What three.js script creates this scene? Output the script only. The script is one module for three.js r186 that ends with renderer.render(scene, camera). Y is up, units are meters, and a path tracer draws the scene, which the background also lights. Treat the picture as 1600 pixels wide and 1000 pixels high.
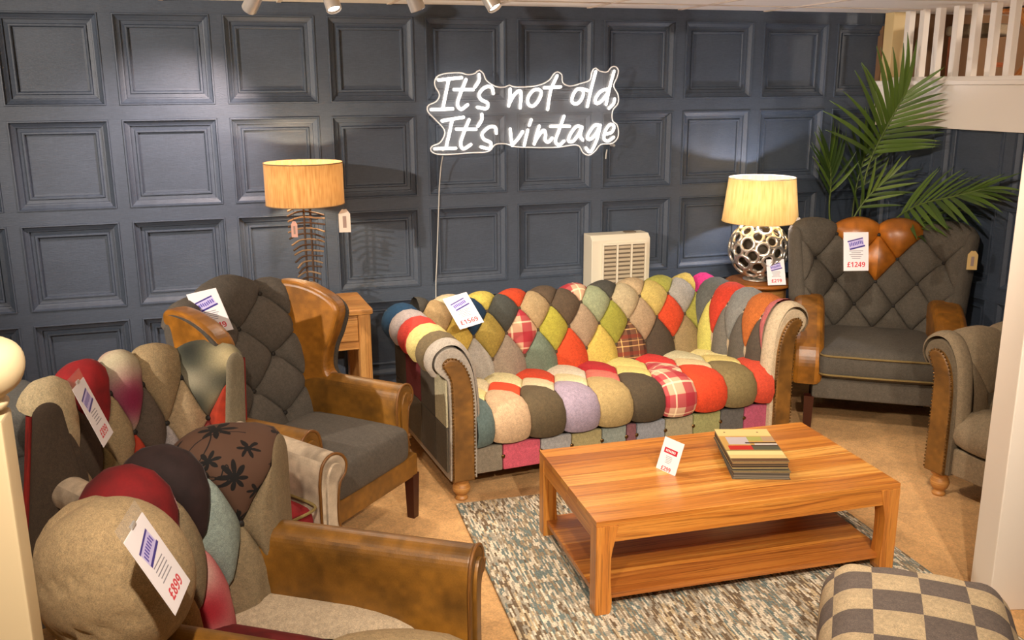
import * as THREE from 'three';
import { mergeGeometries, mergeVertices } from 'three/addons/utils/BufferGeometryUtils.js';
import { RectAreaLightUniformsLib } from 'three/addons/lights/RectAreaLightUniformsLib.js';

// ---------------------------------------------------------------- camera, exposure, large lights
const scene = new THREE.Scene();
const camera = new THREE.PerspectiveCamera(37.64, 1.6, 0.05, 60);
camera.position.set(0.999, 1.966, 5.466);
camera.rotation.set(THREE.MathUtils.degToRad(-14.06), THREE.MathUtils.degToRad(-17.38), THREE.MathUtils.degToRad(-0.357), 'YXZ');
const renderer = new THREE.WebGLRenderer({ antialias: true });
renderer.toneMapping = THREE.LinearToneMapping;
renderer.toneMappingExposure = 0.62;
renderer.shadowMap.enabled = true;
RectAreaLightUniformsLib.init();
scene.background = new THREE.Color(0x000000);

const CEIL = 2.41;
const WARM = 0xffeedb, WHITE = 0xfff6ee, COOL = 0xeaf0ff;
// ceiling spots of the shop's tracks: [fitting, aim, colour, candela, cone]
const TRACK_SPOTS = [
  [[1.22, 2.33, 0.82], [0.76, 1.50, 0.0], 0xffe6dc, 20, 0.62],
  [[1.57, 2.33, 0.93], [2.0, 0.45, 1.9], WARM, 8, 0.75],
  [[1.93, 2.33, 1.05], [2.75, 0.45, 0.8], WARM, 10, 0.75],
  [[2.26, 2.33, 1.16], [3.2, 0.40, 2.2], WARM, 9, 0.8],
];
const ROOM_SPOTS = [
  [[0.85, 2.33, 4.5], [1.2, 0.5, 2.6], WARM, 22, 0.75],
  [[1.9, 2.33, 5.0], [2.7, 0.3, 2.2], WARM, 40, 0.6],
  [[3.0, 2.33, 4.2], [3.2, 0.4, 1.4], WARM, 22, 0.7],
  [[-1.5, 2.33, 3.0], [1.9, 1.5, 0.0], 0xfff0e0, 75, 0.6],
  [[2.6, 2.33, 3.2], [4.6, 0.9, 0.9], WARM, 22, 0.7],
];
// diffuse panels in the suspended ceiling, behind the photographer's view: [x, z]
const CEILING_PANELS = [[0.2, 3.5], [2.9, 3.5], [0.2, 6.2], [2.9, 6.2]];
const PANEL_RADIANCE = 7;

// ---------------------------------------------------------------- helpers
function rng(seed) { let a = seed >>> 0; return () => { a = (a + 0x6D2B79F5) | 0; let t = Math.imul(a ^ (a >>> 15), 1 | a); t = (t + Math.imul(t ^ (t >>> 7), 61 | t)) ^ t; return ((t ^ (t >>> 14)) >>> 0) / 4294967296; }; }
const V = (x, y, z) => new THREE.Vector3(x, y, z);
const clamp = (x, a, b) => Math.min(b, Math.max(a, x));
const lerp = (a, b, t) => a + (b - a) * t;
const rad = THREE.MathUtils.degToRad;
const taken = new Map();
function numbered(name) { const n = taken.get(name) || 0; taken.set(name, n + 1); return n ? `${name}_${String(n).padStart(3, '0')}` : name; }
function mesh(name, geo, mat, parent) {
  const m = new THREE.Mesh(geo, mat);
  m.name = parent ? name : numbered(name);
  m.castShadow = true; m.receiveShadow = true;
  (parent || scene).add(m);
  return m;
}
function thing(name, label, category, [x, y, z] = [0, 0, 0], turn = 0, group) {
  const o = new THREE.Group(); o.name = numbered(name); scene.add(o);
  o.position.set(x, y, z); o.rotation.y = turn; o.userData = { label, category };
  if (group) o.userData.group = group;
  return o;
}
function structure(name, geo, mat, label, category = 'structure') {
  const m = mesh(name, geo, mat); m.userData = { kind: 'structure', label, category }; return m;
}
function tag(o, label, category, group) { o.userData = { ...o.userData, label, category }; if (group) o.userData.group = group; return o; }

// uv in metres from the dominant axis of each face
function boxUV(geo, rot = false) {
  if (!geo.attributes.normal) geo.computeVertexNormals();
  const g = geo.index ? geo.toNonIndexed() : geo;
  const p = g.attributes.position, uv = new Float32Array(p.count * 2);
  const a = V(), b = V(), c = V(), n = V();
  for (let i = 0; i < p.count; i += 3) {
    a.fromBufferAttribute(p, i); b.fromBufferAttribute(p, i + 1); c.fromBufferAttribute(p, i + 2);
    n.copy(b).sub(a).cross(c.clone().sub(a));
    const ax = Math.abs(n.x), ay = Math.abs(n.y), az = Math.abs(n.z);
    [a, b, c].forEach((q, k) => {
      let u, v;
      if (ay >= ax && ay >= az) { u = q.x; v = q.z; } else if (ax >= az) { u = q.z; v = q.y; } else { u = q.x; v = q.y; }
      if (rot) [u, v] = [v, u];
      uv[(i + k) * 2] = u; uv[(i + k) * 2 + 1] = v;
    });
  }
  g.setAttribute('uv', new THREE.BufferAttribute(uv, 2));
  return g;
}
function bare(g) { const o = g.index ? g.toNonIndexed() : g; for (const k of Object.keys(o.attributes)) if (!['position', 'normal', 'uv'].includes(k)) o.deleteAttribute(k); return o; }
function merge(list) { return mergeGeometries(list.map(bare)); }
// box with small chamfers, uv in metres
function box(w, h, d, x = 0, y = 0, z = 0, r = 0.004, rot = false) {
  r = Math.min(r, w / 2.01, h / 2.01, d / 2.01);
  const g = new THREE.BoxGeometry(w, h, d, 3, 3, 3), p = g.attributes.position;
  const snap = (v, s) => { const t = Math.round((v / s + 0.5) * 3); return t === 0 ? -s / 2 : t === 1 ? -s / 2 + r : t === 2 ? s / 2 - r : s / 2; };
  for (let i = 0; i < p.count; i++) {
    let X = snap(p.getX(i), w), Y = snap(p.getY(i), h), Z = snap(p.getZ(i), d);
    const ex = Math.abs(X) > w / 2 - r / 2, ey = Math.abs(Y) > h / 2 - r / 2, ez = Math.abs(Z) > d / 2 - r / 2;
    const c = ex + ey + ez;
    if (c >= 2) { const k = c === 2 ? 0.29 : 0.42; if (ex) X -= Math.sign(X) * r * k; if (ey) Y -= Math.sign(Y) * r * k; if (ez) Z -= Math.sign(Z) * r * k; }
    p.setXYZ(i, X + x, Y + y, Z + z);
  }
  g.computeVertexNormals();
  return boxUV(g, rot);
}
// soft cushion: rounded, crowned box
function cushion(w, h, d, r, crown, n = 14) {
  let g = new THREE.BoxGeometry(w, h, d, n, Math.max(4, Math.round(n / 2)), n);
  g.deleteAttribute('uv'); g.deleteAttribute('normal'); g = mergeVertices(g, 1e-5);
  const p = g.attributes.position;
  const rx = Math.min(r, w / 2), ry = Math.min(r, h / 2), rz = Math.min(r, d / 2);
  for (let i = 0; i < p.count; i++) {
    let x = p.getX(i) / (w / 2), y = p.getY(i) / (h / 2), z = p.getZ(i) / (d / 2);
    const warp = (t) => Math.sin(t * Math.PI / 2);
    let X = warp(x) * w / 2, Y = warp(y) * h / 2, Z = warp(z) * d / 2;
    const qx = clamp(X, -w / 2 + rx, w / 2 - rx), qy = clamp(Y, -h / 2 + ry, h / 2 - ry), qz = clamp(Z, -d / 2 + rz, d / 2 - rz);
    const dx = (X - qx) / rx, dy = (Y - qy) / ry, dz = (Z - qz) / rz, l = Math.hypot(dx, dy, dz);
    if (l > 0) { X = qx + dx / l * rx; Y = qy + dy / l * ry; Z = qz + dz / l * rz; }
    const ux = 2 * X / w, uz = 2 * Z / d;
    Y += Math.sign(Y) * crown * Math.max(0, 1 - ux * ux) * Math.max(0, 1 - uz * uz) * Math.min(1, Math.abs(2 * Y / h));
    p.setXYZ(i, X, Y, Z);
  }
  g.computeVertexNormals();
  return boxUV(g);
}
function tube(pts, r, seg = 24, rs = 6, closed = false) {
  const c = new THREE.CatmullRomCurve3(pts.map(q => q.isVector3 ? q : V(...q)), closed, 'centripetal');
  return new THREE.TubeGeometry(c, seg, r, rs, closed);
}
function extrude(pts, depth, bevel = 0.006, holes = [], bs = 2) {
  const s = new THREE.Shape(pts.map(q => new THREE.Vector2(q[0], q[1])));
  for (const h of holes) s.holes.push(new THREE.Path(h.map(q => new THREE.Vector2(q[0], q[1]))));
  const g = new THREE.ExtrudeGeometry(s, { depth, bevelEnabled: bevel > 0, bevelSize: bevel, bevelThickness: bevel, bevelOffset: -bevel, bevelSegments: bs, curveSegments: 10 });
  return boxUV(g);
}
function lathe(pts, n = 28) { return new THREE.LatheGeometry(pts.map(q => new THREE.Vector2(q[0], q[1])), n); }
function smooth2(pts, n, closed = false) { return new THREE.CatmullRomCurve3(pts.map(q => V(q[0], q[1], 0)), closed, 'centripetal').getPoints(n).map(q => [q.x, q.y]); }

// ---------------------------------------------------------------- textures
function noiseGrid(n, seed) { const r = rng(seed), g = new Float32Array(n * n); for (let i = 0; i < g.length; i++) g[i] = r(); return (x, y) => { const xf = Math.floor(x), yf = Math.floor(y), fx = x - xf, fy = y - yf; const sx = fx * fx * (3 - 2 * fx), sy = fy * fy * (3 - 2 * fy); const w = (i, j) => g[((j % n) + n) % n * n + ((i % n) + n) % n]; return lerp(lerp(w(xf, yf), w(xf + 1, yf), sx), lerp(w(xf, yf + 1), w(xf + 1, yf + 1), sx), sy); }; }
function dataTex(w, h, fn, metresU, metresV, srgb = true) {
  const d = new Uint8Array(w * h * 4);
  for (let y = 0; y < h; y++) for (let x = 0; x < w; x++) { const c = fn(x / w, y / h, x, y), i = (y * w + x) * 4; d[i] = clamp(c[0], 0, 255); d[i + 1] = clamp(c[1], 0, 255); d[i + 2] = clamp(c[2], 0, 255); d[i + 3] = 255; }
  const t = new THREE.DataTexture(d, w, h); t.wrapS = t.wrapT = THREE.RepeatWrapping; t.magFilter = THREE.LinearFilter; t.minFilter = THREE.LinearMipmapLinearFilter; t.generateMipmaps = true;
  if (srgb) t.colorSpace = THREE.SRGBColorSpace;
  t.repeat.set(1 / metresU, 1 / metresV); t.needsUpdate = true; return t;
}
function canvasTex(w, h, draw) { const c = document.createElement('canvas'); c.width = w; c.height = h; draw(c.getContext('2d'), w, h); const t = new THREE.CanvasTexture(c); t.colorSpace = THREE.SRGBColorSpace; t.wrapS = t.wrapT = THREE.RepeatWrapping; return t; }

const N16 = noiseGrid(16, 3), N64 = noiseGrid(64, 5), N256 = noiseGrid(256, 7);
// tweed: woven flecks, near-white so that each cloth tints it
const weave = (x, y) => 0.5 + 0.5 * Math.sin(x * Math.PI * 2 * 64) * Math.sin(y * Math.PI * 2 * 64);
const tweedTex = dataTex(512, 512, (u, v, x, y) => {
  const f = N256(u * 256, v * 256), m = N64(u * 64, v * 64), c = N16(u * 16, v * 16), w = weave(u, v);
  const k = 180 + 46 * (f - 0.5) * 1.5 + 24 * (m - 0.5) + 18 * (c - 0.5) + 24 * (w - 0.5);
  return [k + 5 * (m - 0.5), k, k - 5 * (m - 0.5)];
}, 0.16, 0.16);
const tweedBump = dataTex(256, 256, (u, v) => { const k = 255 * (0.5 * weave(u, v) + 0.5 * N256(u * 256, v * 256)); return [k, k, k]; }, 0.16, 0.16, false);
const leatherTex = dataTex(512, 512, (u, v) => { const c = N16(u * 8, v * 8), m = N64(u * 32, v * 32), f = N256(u * 256, v * 256); const k = 196 + 70 * (c - 0.5) + 40 * (m - 0.5) + 16 * (f - 0.5); return [k, k * 0.985, k * 0.96]; }, 0.7, 0.7);
const leatherBump = dataTex(256, 256, (u, v) => { const k = 120 + 70 * N64(u * 64, v * 64) + 60 * N256(u * 128, v * 128); return [k, k, k]; }, 0.12, 0.12, false);
function woodTex(a, b, c, seed, mu = 1.6, mv = 0.28) {
  const n1 = noiseGrid(32, seed), n2 = noiseGrid(128, seed + 1);
  return dataTex(512, 512, (u, v) => {
    const warp = (n1(u * 4, v * 8) - 0.5) * 0.12;
    const g = n1(u * 2 + 5, (v + warp) * 32), f = n2(u * 8, (v + warp * 0.5) * 128), s = n2(u * 64, v * 128);
    const t = clamp(0.15 + 0.75 * g + 0.25 * (f - 0.5), 0, 1), d = f < 0.24 ? 0.86 : 1;
    const mix = (i) => (t < 0.5 ? lerp(a[i], b[i], t * 2) : lerp(b[i], c[i], t * 2 - 1)) * d * (0.96 + 0.08 * s);
    return [mix(0), mix(1), mix(2)];
  }, mu, mv);
}
const acaciaA = woodTex([150, 84, 30], [192, 120, 46], [212, 150, 70], 21);
const acaciaB = woodTex([178, 108, 42], [210, 146, 66], [230, 180, 100], 33);
const acaciaC = woodTex([126, 70, 28], [166, 98, 40], [196, 128, 56], 41);
const oakTex = woodTex([150, 98, 44], [186, 130, 66], [206, 156, 90], 51, 0.9, 0.2);
const carpetTex = dataTex(512, 512, (u, v) => { const f = N256(u * 256, v * 256), c = N16(u * 8, v * 8), m = N64(u * 48, v * 48); const k = 1 + 0.16 * (f - 0.5) + 0.10 * (c - 0.5) + 0.08 * (m - 0.5); return [214 * k, 168 * k, 112 * k]; }, 1.3, 1.3);
const fuzzBump = dataTex(256, 256, (u, v) => { const k = 255 * N256(u * 256, v * 256); return [k, k, k]; }, 0.3, 0.3, false);
const linenTex = dataTex(512, 512, (u, v) => { const k = 226 + 26 * (N256(u * 24, v * 256) - 0.5) + 14 * (N256(u * 256, v * 40) - 0.5) + 12 * (N16(u * 6, v * 6) - 0.5); return [k, k, k]; }, 0.5, 0.5);
const linenBump = dataTex(256, 256, (u, v) => { const k = 255 * N256(u * 24, v * 256); return [k, k, k]; }, 0.25, 0.25, false);

const std = (o) => new THREE.MeshStandardMaterial(o);
const phys = (o) => new THREE.MeshPhysicalMaterial(o);
const cloths = new Map();
function cloth(hex, bump = 0.0012) { const key = hex + '/' + bump; if (!cloths.has(key)) { const c = new THREE.Color(hex).multiplyScalar(1.92); cloths.set(key, phys({ color: c, map: tweedTex, bumpMap: tweedBump, bumpScale: bump, roughness: 0.95, sheen: 0.25, sheenRoughness: 0.6, sheenColor: new THREE.Color(hex) })); } return cloths.get(key); }
const velvets = new Map();
function velvet(hex) { if (!velvets.has(hex)) velvets.set(hex, phys({ color: new THREE.Color(hex).multiplyScalar(1.15), map: leatherTex, roughness: 0.85, sheen: 0.8, sheenRoughness: 0.35, sheenColor: new THREE.Color(hex).lerp(new THREE.Color(0xffffff), 0.25) })); return velvets.get(hex); }
const leathers = new Map();
function leather(hex, rough = 0.42) { if (!leathers.has(hex)) leathers.set(hex, phys({ color: new THREE.Color(hex).multiplyScalar(1.5), map: leatherTex, bumpMap: leatherBump, bumpScale: 0.0006, roughness: rough, clearcoat: 0.15, clearcoatRoughness: 0.4 })); return leathers.get(hex); }
const paint = (hex, rough = 0.5) => std({ color: hex, roughness: rough });
const woodMat = (t, rough = 0.4, tint = 0xffffff) => phys({ map: t, color: tint, roughness: rough, clearcoat: 0.2, clearcoatRoughness: 0.3 });
const acacia = [acaciaA, acaciaB, acaciaC].map(t => woodMat(t, 0.3));
const oak = woodMat(oakTex, 0.5);
const oakDark = woodMat(oakTex, 0.4, 0x9a6a3a);
const mahogany = std({ color: 0x3a160c, roughness: 0.35 });
const brass = std({ color: 0x6a4f2c, roughness: 0.35, metalness: 0.9 });
const blackMetal = std({ color: 0x16120f, roughness: 0.5, metalness: 0.4 });
const NEON_LETTERS = [['I', [[[2.26,1.995],[2.327,2.002],[2.395,2.008]],[[2.319,1.997],[2.299,1.915],[2.28,1.834]],[[2.212,1.831],[2.277,1.832],[2.338,1.834]]]],
  ['t', [[[2.421,1.997],[2.387,1.919],[2.368,1.858],[2.386,1.83],[2.428,1.855]],[[2.35,1.942],[2.462,1.94]]]],
  ['apostrophe', [[[2.499,2.024],[2.498,1.991],[2.474,1.955]]]],
  ['s', [[[2.584,1.918],[2.575,1.952],[2.539,1.955],[2.497,1.913],[2.509,1.885],[2.55,1.862],[2.544,1.834],[2.487,1.841]]]],
  ['n', [[[2.687,1.942],[2.684,1.889],[2.677,1.846]],[[2.681,1.86],[2.714,1.911],[2.748,1.933],[2.754,1.911],[2.748,1.834]]]],
  ['o', [[[2.861,1.939],[2.83,1.933],[2.796,1.888],[2.802,1.851],[2.83,1.844],[2.87,1.887],[2.879,1.927],[2.861,1.939]]]],
  ['t', [[[2.979,2.017],[2.941,1.938],[2.92,1.823]],[[2.899,1.948],[3.001,1.953]]]],
  ['o', [[[3.127,1.942],[3.105,1.937],[3.077,1.896],[3.077,1.862],[3.106,1.853],[3.138,1.884],[3.147,1.925],[3.127,1.942],[3.176,1.93]]]],
  ['l', [[[3.225,2.04],[3.198,1.942],[3.174,1.837]]]],
  ['d', [[[3.301,1.938],[3.259,1.924],[3.225,1.878],[3.231,1.854],[3.26,1.863],[3.303,1.912]],[[3.344,2.042],[3.317,1.947],[3.296,1.848]]]],
  ['comma', [[[3.351,1.879],[3.345,1.853],[3.316,1.824]]]],
  ['I', [[[2.275,1.767],[2.337,1.776],[2.402,1.785]],[[2.334,1.769],[2.315,1.693],[2.295,1.617]],[[2.227,1.609],[2.289,1.609],[2.351,1.609]]]],
  ['t', [[[2.435,1.77],[2.404,1.7],[2.382,1.632],[2.396,1.604],[2.444,1.628]],[[2.36,1.718],[2.476,1.715]]]],
  ['apostrophe', [[[2.513,1.8],[2.513,1.772],[2.488,1.733]]]],
  ['s', [[[2.6,1.69],[2.594,1.725],[2.561,1.728],[2.512,1.686],[2.523,1.658],[2.566,1.634],[2.559,1.602],[2.505,1.613]]]],
  ['v', [[[2.686,1.712],[2.69,1.665],[2.697,1.619]],[[2.697,1.619],[2.732,1.653],[2.763,1.696]]]],
  ['i', [[[2.795,1.704],[2.773,1.617]],[[2.817,1.764],[2.805,1.733]]]],
  ['n', [[[2.867,1.726],[2.851,1.68],[2.836,1.622]],[[2.839,1.633],[2.87,1.679],[2.898,1.702],[2.908,1.678],[2.905,1.643],[2.924,1.631],[2.949,1.654]]]],
  ['t', [[[3.024,1.781],[2.993,1.7],[2.971,1.63],[2.994,1.612],[3.025,1.635]],[[2.939,1.724],[3.06,1.722]]]],
  ['a', [[[3.14,1.716],[3.108,1.721],[3.063,1.669],[3.054,1.634],[3.08,1.631],[3.115,1.668],[3.14,1.715]],[[3.141,1.714],[3.131,1.662],[3.147,1.638]]]],
  ['g', [[[3.258,1.723],[3.23,1.728],[3.186,1.679],[3.176,1.646],[3.199,1.643],[3.238,1.683],[3.256,1.722]],[[3.26,1.724],[3.238,1.636],[3.194,1.565],[3.168,1.59]]]],
  ['e', [[[3.29,1.67],[3.336,1.681],[3.351,1.717],[3.328,1.729],[3.296,1.694],[3.287,1.641],[3.311,1.628],[3.35,1.651]]]]];
const NEON_BOARD = [[2.242,1.997],[2.263,2.021],[2.393,2.036],[2.43,2.026],[2.477,2.031],[2.504,2.05],[2.53,2.031],[2.545,1.996],[2.609,1.956],[2.663,1.955],[2.684,1.965],[2.717,1.955],[2.87,1.964],[2.936,1.994],[2.964,2.029],[2.986,2.04],[3.014,2.024],[3.02,1.979],[3.059,1.958],[3.138,1.973],[3.194,1.993],[3.205,2.039],[3.227,2.062],[3.256,2.044],[3.308,2.039],[3.33,2.065],[3.359,2.07],[3.379,2.049],[3.372,2.008],[3.35,1.956],[3.38,1.904],[3.381,1.852],[3.347,1.81],[3.349,1.747],[3.378,1.725],[3.386,1.651],[3.352,1.614],[3.27,1.606],[3.236,1.569],[3.195,1.544],[3.155,1.561],[3.125,1.604],[2.983,1.597],[2.814,1.601],[2.715,1.609],[2.66,1.626],[2.595,1.622],[2.562,1.587],[2.454,1.579],[2.231,1.58],[2.205,1.601],[2.211,1.621],[2.264,1.645],[2.292,1.705],[2.236,1.776],[2.194,1.821],[2.195,1.851],[2.249,1.879],[2.266,1.914],[2.241,1.963]];
// ---------------------------------------------------------------- the room
const navy = phys({ color: 0x4a5565, map: linenTex, bumpMap: linenBump, bumpScale: 0.0004, roughness: 0.5 });
const cream = paint(0xe9dfd0, 0.55), whitePaint = paint(0xf0e8de, 0.6), ceilMat = paint(0xf4efe8, 0.8);
const carpet = std({ map: carpetTex, bumpMap: fuzzBump, bumpScale: 0.003, roughness: 1 });

const floorG = box(10, 0.2, 8.4, 2.8, -0.1, 4, 0.001);
structure('floor', floorG, carpet, 'beige carpet floor of the showroom', 'floor');
const ceilShape = box(10, 0.1, 8.4, 2.8, CEIL + 0.05, 4, 0.001);
const ceilingMesh = structure('ceiling', ceilShape, ceilMat, 'pale suspended ceiling above the navy wall', 'ceiling');
const barMat = paint(0xd8cabb, 0.6);
for (let k = 0; k < 9; k++) mesh('ceiling_bar', box(0.024, 0.006, 8, -0.4 + k * 0.6, CEIL - 0.003, 4, 0.001), barMat, ceilingMesh);
for (let k = 0; k < 3; k++) mesh('ceiling_bar', box(7.2, 0.006, 0.024, 1.7, CEIL - 0.0035, 0.35 + k * 0.6, 0.001), barMat, ceilingMesh);

// panelled wall: stiles and rails with stepped mouldings sunk between them
const PX = 0.55, PY = 0.5412, PW = 0.4842, PH = 0.4677, PTOP = 2.3412;
const PROFILE = [[0, 0], [0.002, 0.006], [0.008, 0.0065], [0.0105, 0.001], [0.013, -0.007], [0.030, -0.019], [0.036, -0.021], [0.038, -0.031], [0.056, -0.034], [0.060, -0.027], [0.068, -0.027], [0.072, -0.031], [0.074, -0.044], [0.085, -0.045]];
function panelGeometry(w, h) {
  const pos = [], nor = [], uv = [];
  const quad = (a, b, c, d) => { // counter-clockwise from the front
    const n = V(...b).sub(V(...a)).cross(V(...d).sub(V(...a))).normalize();
    for (const q of [a, b, c, a, c, d]) { pos.push(...q); nor.push(n.x, n.y, n.z); uv.push(q[0], q[1] + q[2]); }
  };
  for (let k = 0; k < PROFILE.length - 1; k++) {
    const [i, z] = PROFILE[k], [j, y] = PROFILE[k + 1];
    const o = [[i, i, z], [w - i, i, z], [w - i, h - i, z], [i, h - i, z]], n = [[j, j, y], [w - j, j, y], [w - j, h - j, y], [j, h - j, y]];
    for (let s = 0; s < 4; s++) { const t = (s + 1) % 4; quad(o[s], o[t], n[t], n[s]); }
  }
  const [j, y] = PROFILE[PROFILE.length - 1];
  quad([j, j, y], [w - j, j, y], [w - j, h - j, y], [j, h - j, y]);
  const g = new THREE.BufferGeometry();
  g.setAttribute('position', new THREE.Float32BufferAttribute(pos, 3)); g.setAttribute('normal', new THREE.Float32BufferAttribute(nor, 3)); g.setAttribute('uv', new THREE.Float32BufferAttribute(uv, 2));
  return g;
}
const panelG = panelGeometry(PW, PH);
const wallBack = structure('wall_back', box(8.2, CEIL + 0.2, 0.12, 1.2 + 0.05, CEIL / 2, -0.115, 0.001), navy, 'navy panelled back wall', 'wall');
const railY = [];
for (let r = -1; r < 4; r++) { const top = r < 0 ? CEIL + 0.05 : PTOP - r * PY - PH, bot = r === 3 ? 0 : PTOP - (r + 1) * PY; railY.push([bot, top]); }
for (const [b, t] of railY) mesh('rail', box(8.2, t - b, 0.056, 1.25, (t + b) / 2, -0.028, 0.0005), navy, wallBack);
for (let c = -5; c < 10; c++) {
  for (let r = 0; r < 4; r++) mesh('stile', box(PX - PW, PH, 0.056, c * PX - (PX - PW) / 2, PTOP - r * PY - PH / 2, -0.028, 0.0004), navy, wallBack);
  for (let r = 0; r < 4; r++) { const m = mesh('wall_panel', panelG, navy, wallBack); m.position.set(c * PX, PTOP - r * PY - PH, 0); }
}
structure('baseboard_back', box(7.4, 0.125, 0.018, 1.6, 0.0625, 0.009, 0.003), cream, 'cream skirting board along the navy wall', 'baseboard');

// side wall under the landing
const RX = 5.3;
const wallRight = structure('wall_right', box(0.12, 1.95, 8.2, RX + 0.115, 0.975, 4.05, 0.001), navy, 'navy panelled side wall under the white landing', 'wall');
for (let r = 1; r < 5; r++) { const b = r === 4 ? 0 : PTOP - r * PY, t = Math.min(1.95, PTOP - (r - 1) * PY - PH); if (t > b) mesh('rail', box(0.056, t - b, 8, RX + 0.028, (t + b) / 2, 4, 0.0005), navy, wallRight); }
for (let c = 0; c < 8; c++) {
  for (let r = 1; r < 4; r++) mesh('stile', box(0.056, PH, PX - PW, RX + 0.028, PTOP - r * PY - PH / 2, 0.1 + c * PX - (PX - PW) / 2, 0.0004), navy, wallRight);
  for (let r = 1; r < 4; r++) { const m = mesh('wall_panel', panelG, navy, wallRight); m.rotation.y = -Math.PI / 2; m.position.set(RX, PTOP - r * PY - PH, 0.1 + c * PX); }
}
const fascia = structure('trim_1', box(0.22, 0.262, 8.0, RX + 0.09, 1.690 + 0.131, 4.0, 0.004), whitePaint, 'white fascia board below the landing balustrade', 'fascia');
mesh('ledge', box(0.27, 0.028, 8.0, RX + 0.09, 1.963, 4.0, 0.006), whitePaint, fascia);
// balustrade
const balustrade = thing('balustrade', 'white painted balustrade on the landing above the palm', 'balustrade', [RX + 0.05, 1.977, 0]);
for (const z of [0.193, 0.325, 0.463, 0.616, 0.763, 0.907, 1.045, 1.185, 1.33, 1.47]) mesh('baluster', box(0.045, 0.56, 0.045, 0, 0.28, z, 0.004), whitePaint, balustrade);
mesh('bottom_rail', box(0.075, 0.03, 1.6, 0, 0.008, 0.9, 0.004), whitePaint, balustrade);
structure('trim_2', box(0.10, CEIL - 1.977, 0.09, RX + 0.05, (CEIL + 1.977) / 2, 0.055, 0.004), paint(0xd9c08c, 0.6), 'cream corner post beside the balustrade', 'post');
// upper landing room behind the balusters
const landFloor = structure('floor_landing', box(2.3, 0.1, 8, RX + 1.28, 1.92, 4, 0.002), paint(0x9a8f86, 0.9), 'grey landing floor behind the balustrade', 'floor');
structure('wall_landing', box(0.1, 1.2, 8.2, 7.6, 2.4, 4, 0.002), paint(0x6a4a30, 0.8), 'brown wall behind the landing furniture', 'wall');
structure('wall_landing_end', box(2.4, 1.2, 0.1, 6.5, 2.4, -0.05, 0.002), paint(0x7a5a3c, 0.8), 'brown end wall of the landing', 'wall');
structure('wall_left', box(0.1, CEIL + 0.1, 8.4, -2.05, CEIL / 2, 4, 0.002), paint(0xcbb79c, 0.8), 'cream showroom wall out of view on the left', 'wall');
structure('wall_front', box(10, CEIL + 0.1, 0.1, 2.8, CEIL / 2, 8.15, 0.002), paint(0xcbb79c, 0.8), 'cream showroom wall behind the photographer', 'wall');
{ // furniture on the landing
  const t = thing('cross_leg_table', 'orange wooden table with crossed legs behind the balusters', 'table', [5.95, 1.972, 0.80], rad(-75));
  const om = woodMat(acaciaA, 0.4);
  for (const s of [-1, 1]) for (const e of [-1, 1]) { const l = mesh('leg', box(0.06, 0.52, 0.035, 0, 0, 0, 0.006, true), om, t); l.position.set(0, 0.205, 0.02 * s + 0.16 * e); l.rotation.z = s * 0.66; }
  mesh('stretcher', box(0.05, 0.05, 0.36, 0, 0.20, 0.0, 0.006), om, t); mesh('table_top', box(0.62, 0.025, 0.42, 0, 0.415, 0, 0.006), om, t);
  const cb = thing('brown_cabinet', 'dark brown cabinet standing at the back of the landing', 'cabinet', [6.9, 1.972, 0.55], rad(-90));
  mesh('body', box(1.1, 0.36, 0.4, 0, 0.18, 0, 0.008), std({ color: 0x3a2010, roughness: 0.5 }), cb); mesh('cabinet_top', box(1.16, 0.03, 0.44, 0, 0.375, 0, 0.006), om, cb);
  for (const s of [-1, 1]) mesh('door', box(0.5, 0.30, 0.02, s * 0.26, 0.18, 0.205, 0.006), std({ color: 0x54301a, roughness: 0.5 }), cb);
  const cs = thing('landing_stool', 'brown wooden stool with a pale seat on the landing', 'stool', [5.80, 1.972, 0.34], rad(20));
  for (const [x, z] of [[-1, -1], [1, -1], [-1, 1], [1, 1]]) mesh('leg', box(0.035, 0.28, 0.035, x * 0.13, 0.14, z * 0.13, 0.004, true), oakDark, cs);
  mesh('seat', cushion(0.34, 0.07, 0.34, 0.03, 0.01, 8), cloth('#7a6a52'), cs).position.y = 0.315; mesh('stretcher', box(0.26, 0.03, 0.02, 0, 0.10, 0.13, 0.003), oakDark, cs);
}
// pillar of the opening on the right and newel post on the left
{
  const p = structure('trim_3', extrude([[0, 0], [0.5, 0], [0.5, 2.6], [0, 2.6]], 0.14, 0.004), cream, 'cream painted pillar at the right edge of the view', 'pillar');
  p.position.set(3.735, 0, 2.80); p.rotation.y = rad(-16);
  const w = structure('trim_4', box(0.05, 2.5, 0.18, 0, 1.25, 0, 0.004, true), oakDark, 'narrow wooden edge strip beside the cream pillar', 'trim');
  w.position.set(3.90, 0, 3.06); w.rotation.y = rad(-16);
}
{
  const n = thing('newel_post', 'cream painted newel post with a rounded cap at the left edge', 'post', [0.526, 0, 3.512]);
  const newelPaint = paint(0xe8d3a8, 0.5);
  mesh('post', box(0.096, 1.35, 0.096, 0, 0.675, 0, 0.008), newelPaint, n);
  const capProf = [[0, -0.075], [0.055, -0.07], [0.062, -0.055], [0.055, -0.045], [0.085, -0.02], [0.102, 0.02], [0.095, 0.06], [0.06, 0.085], [0, 0.092]];
  mesh('cap', lathe(smooth2(capProf.map(q => [q[0] * 0.9, q[1] * 0.88]), 30)), newelPaint, n).position.y = 1.424;
}

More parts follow.
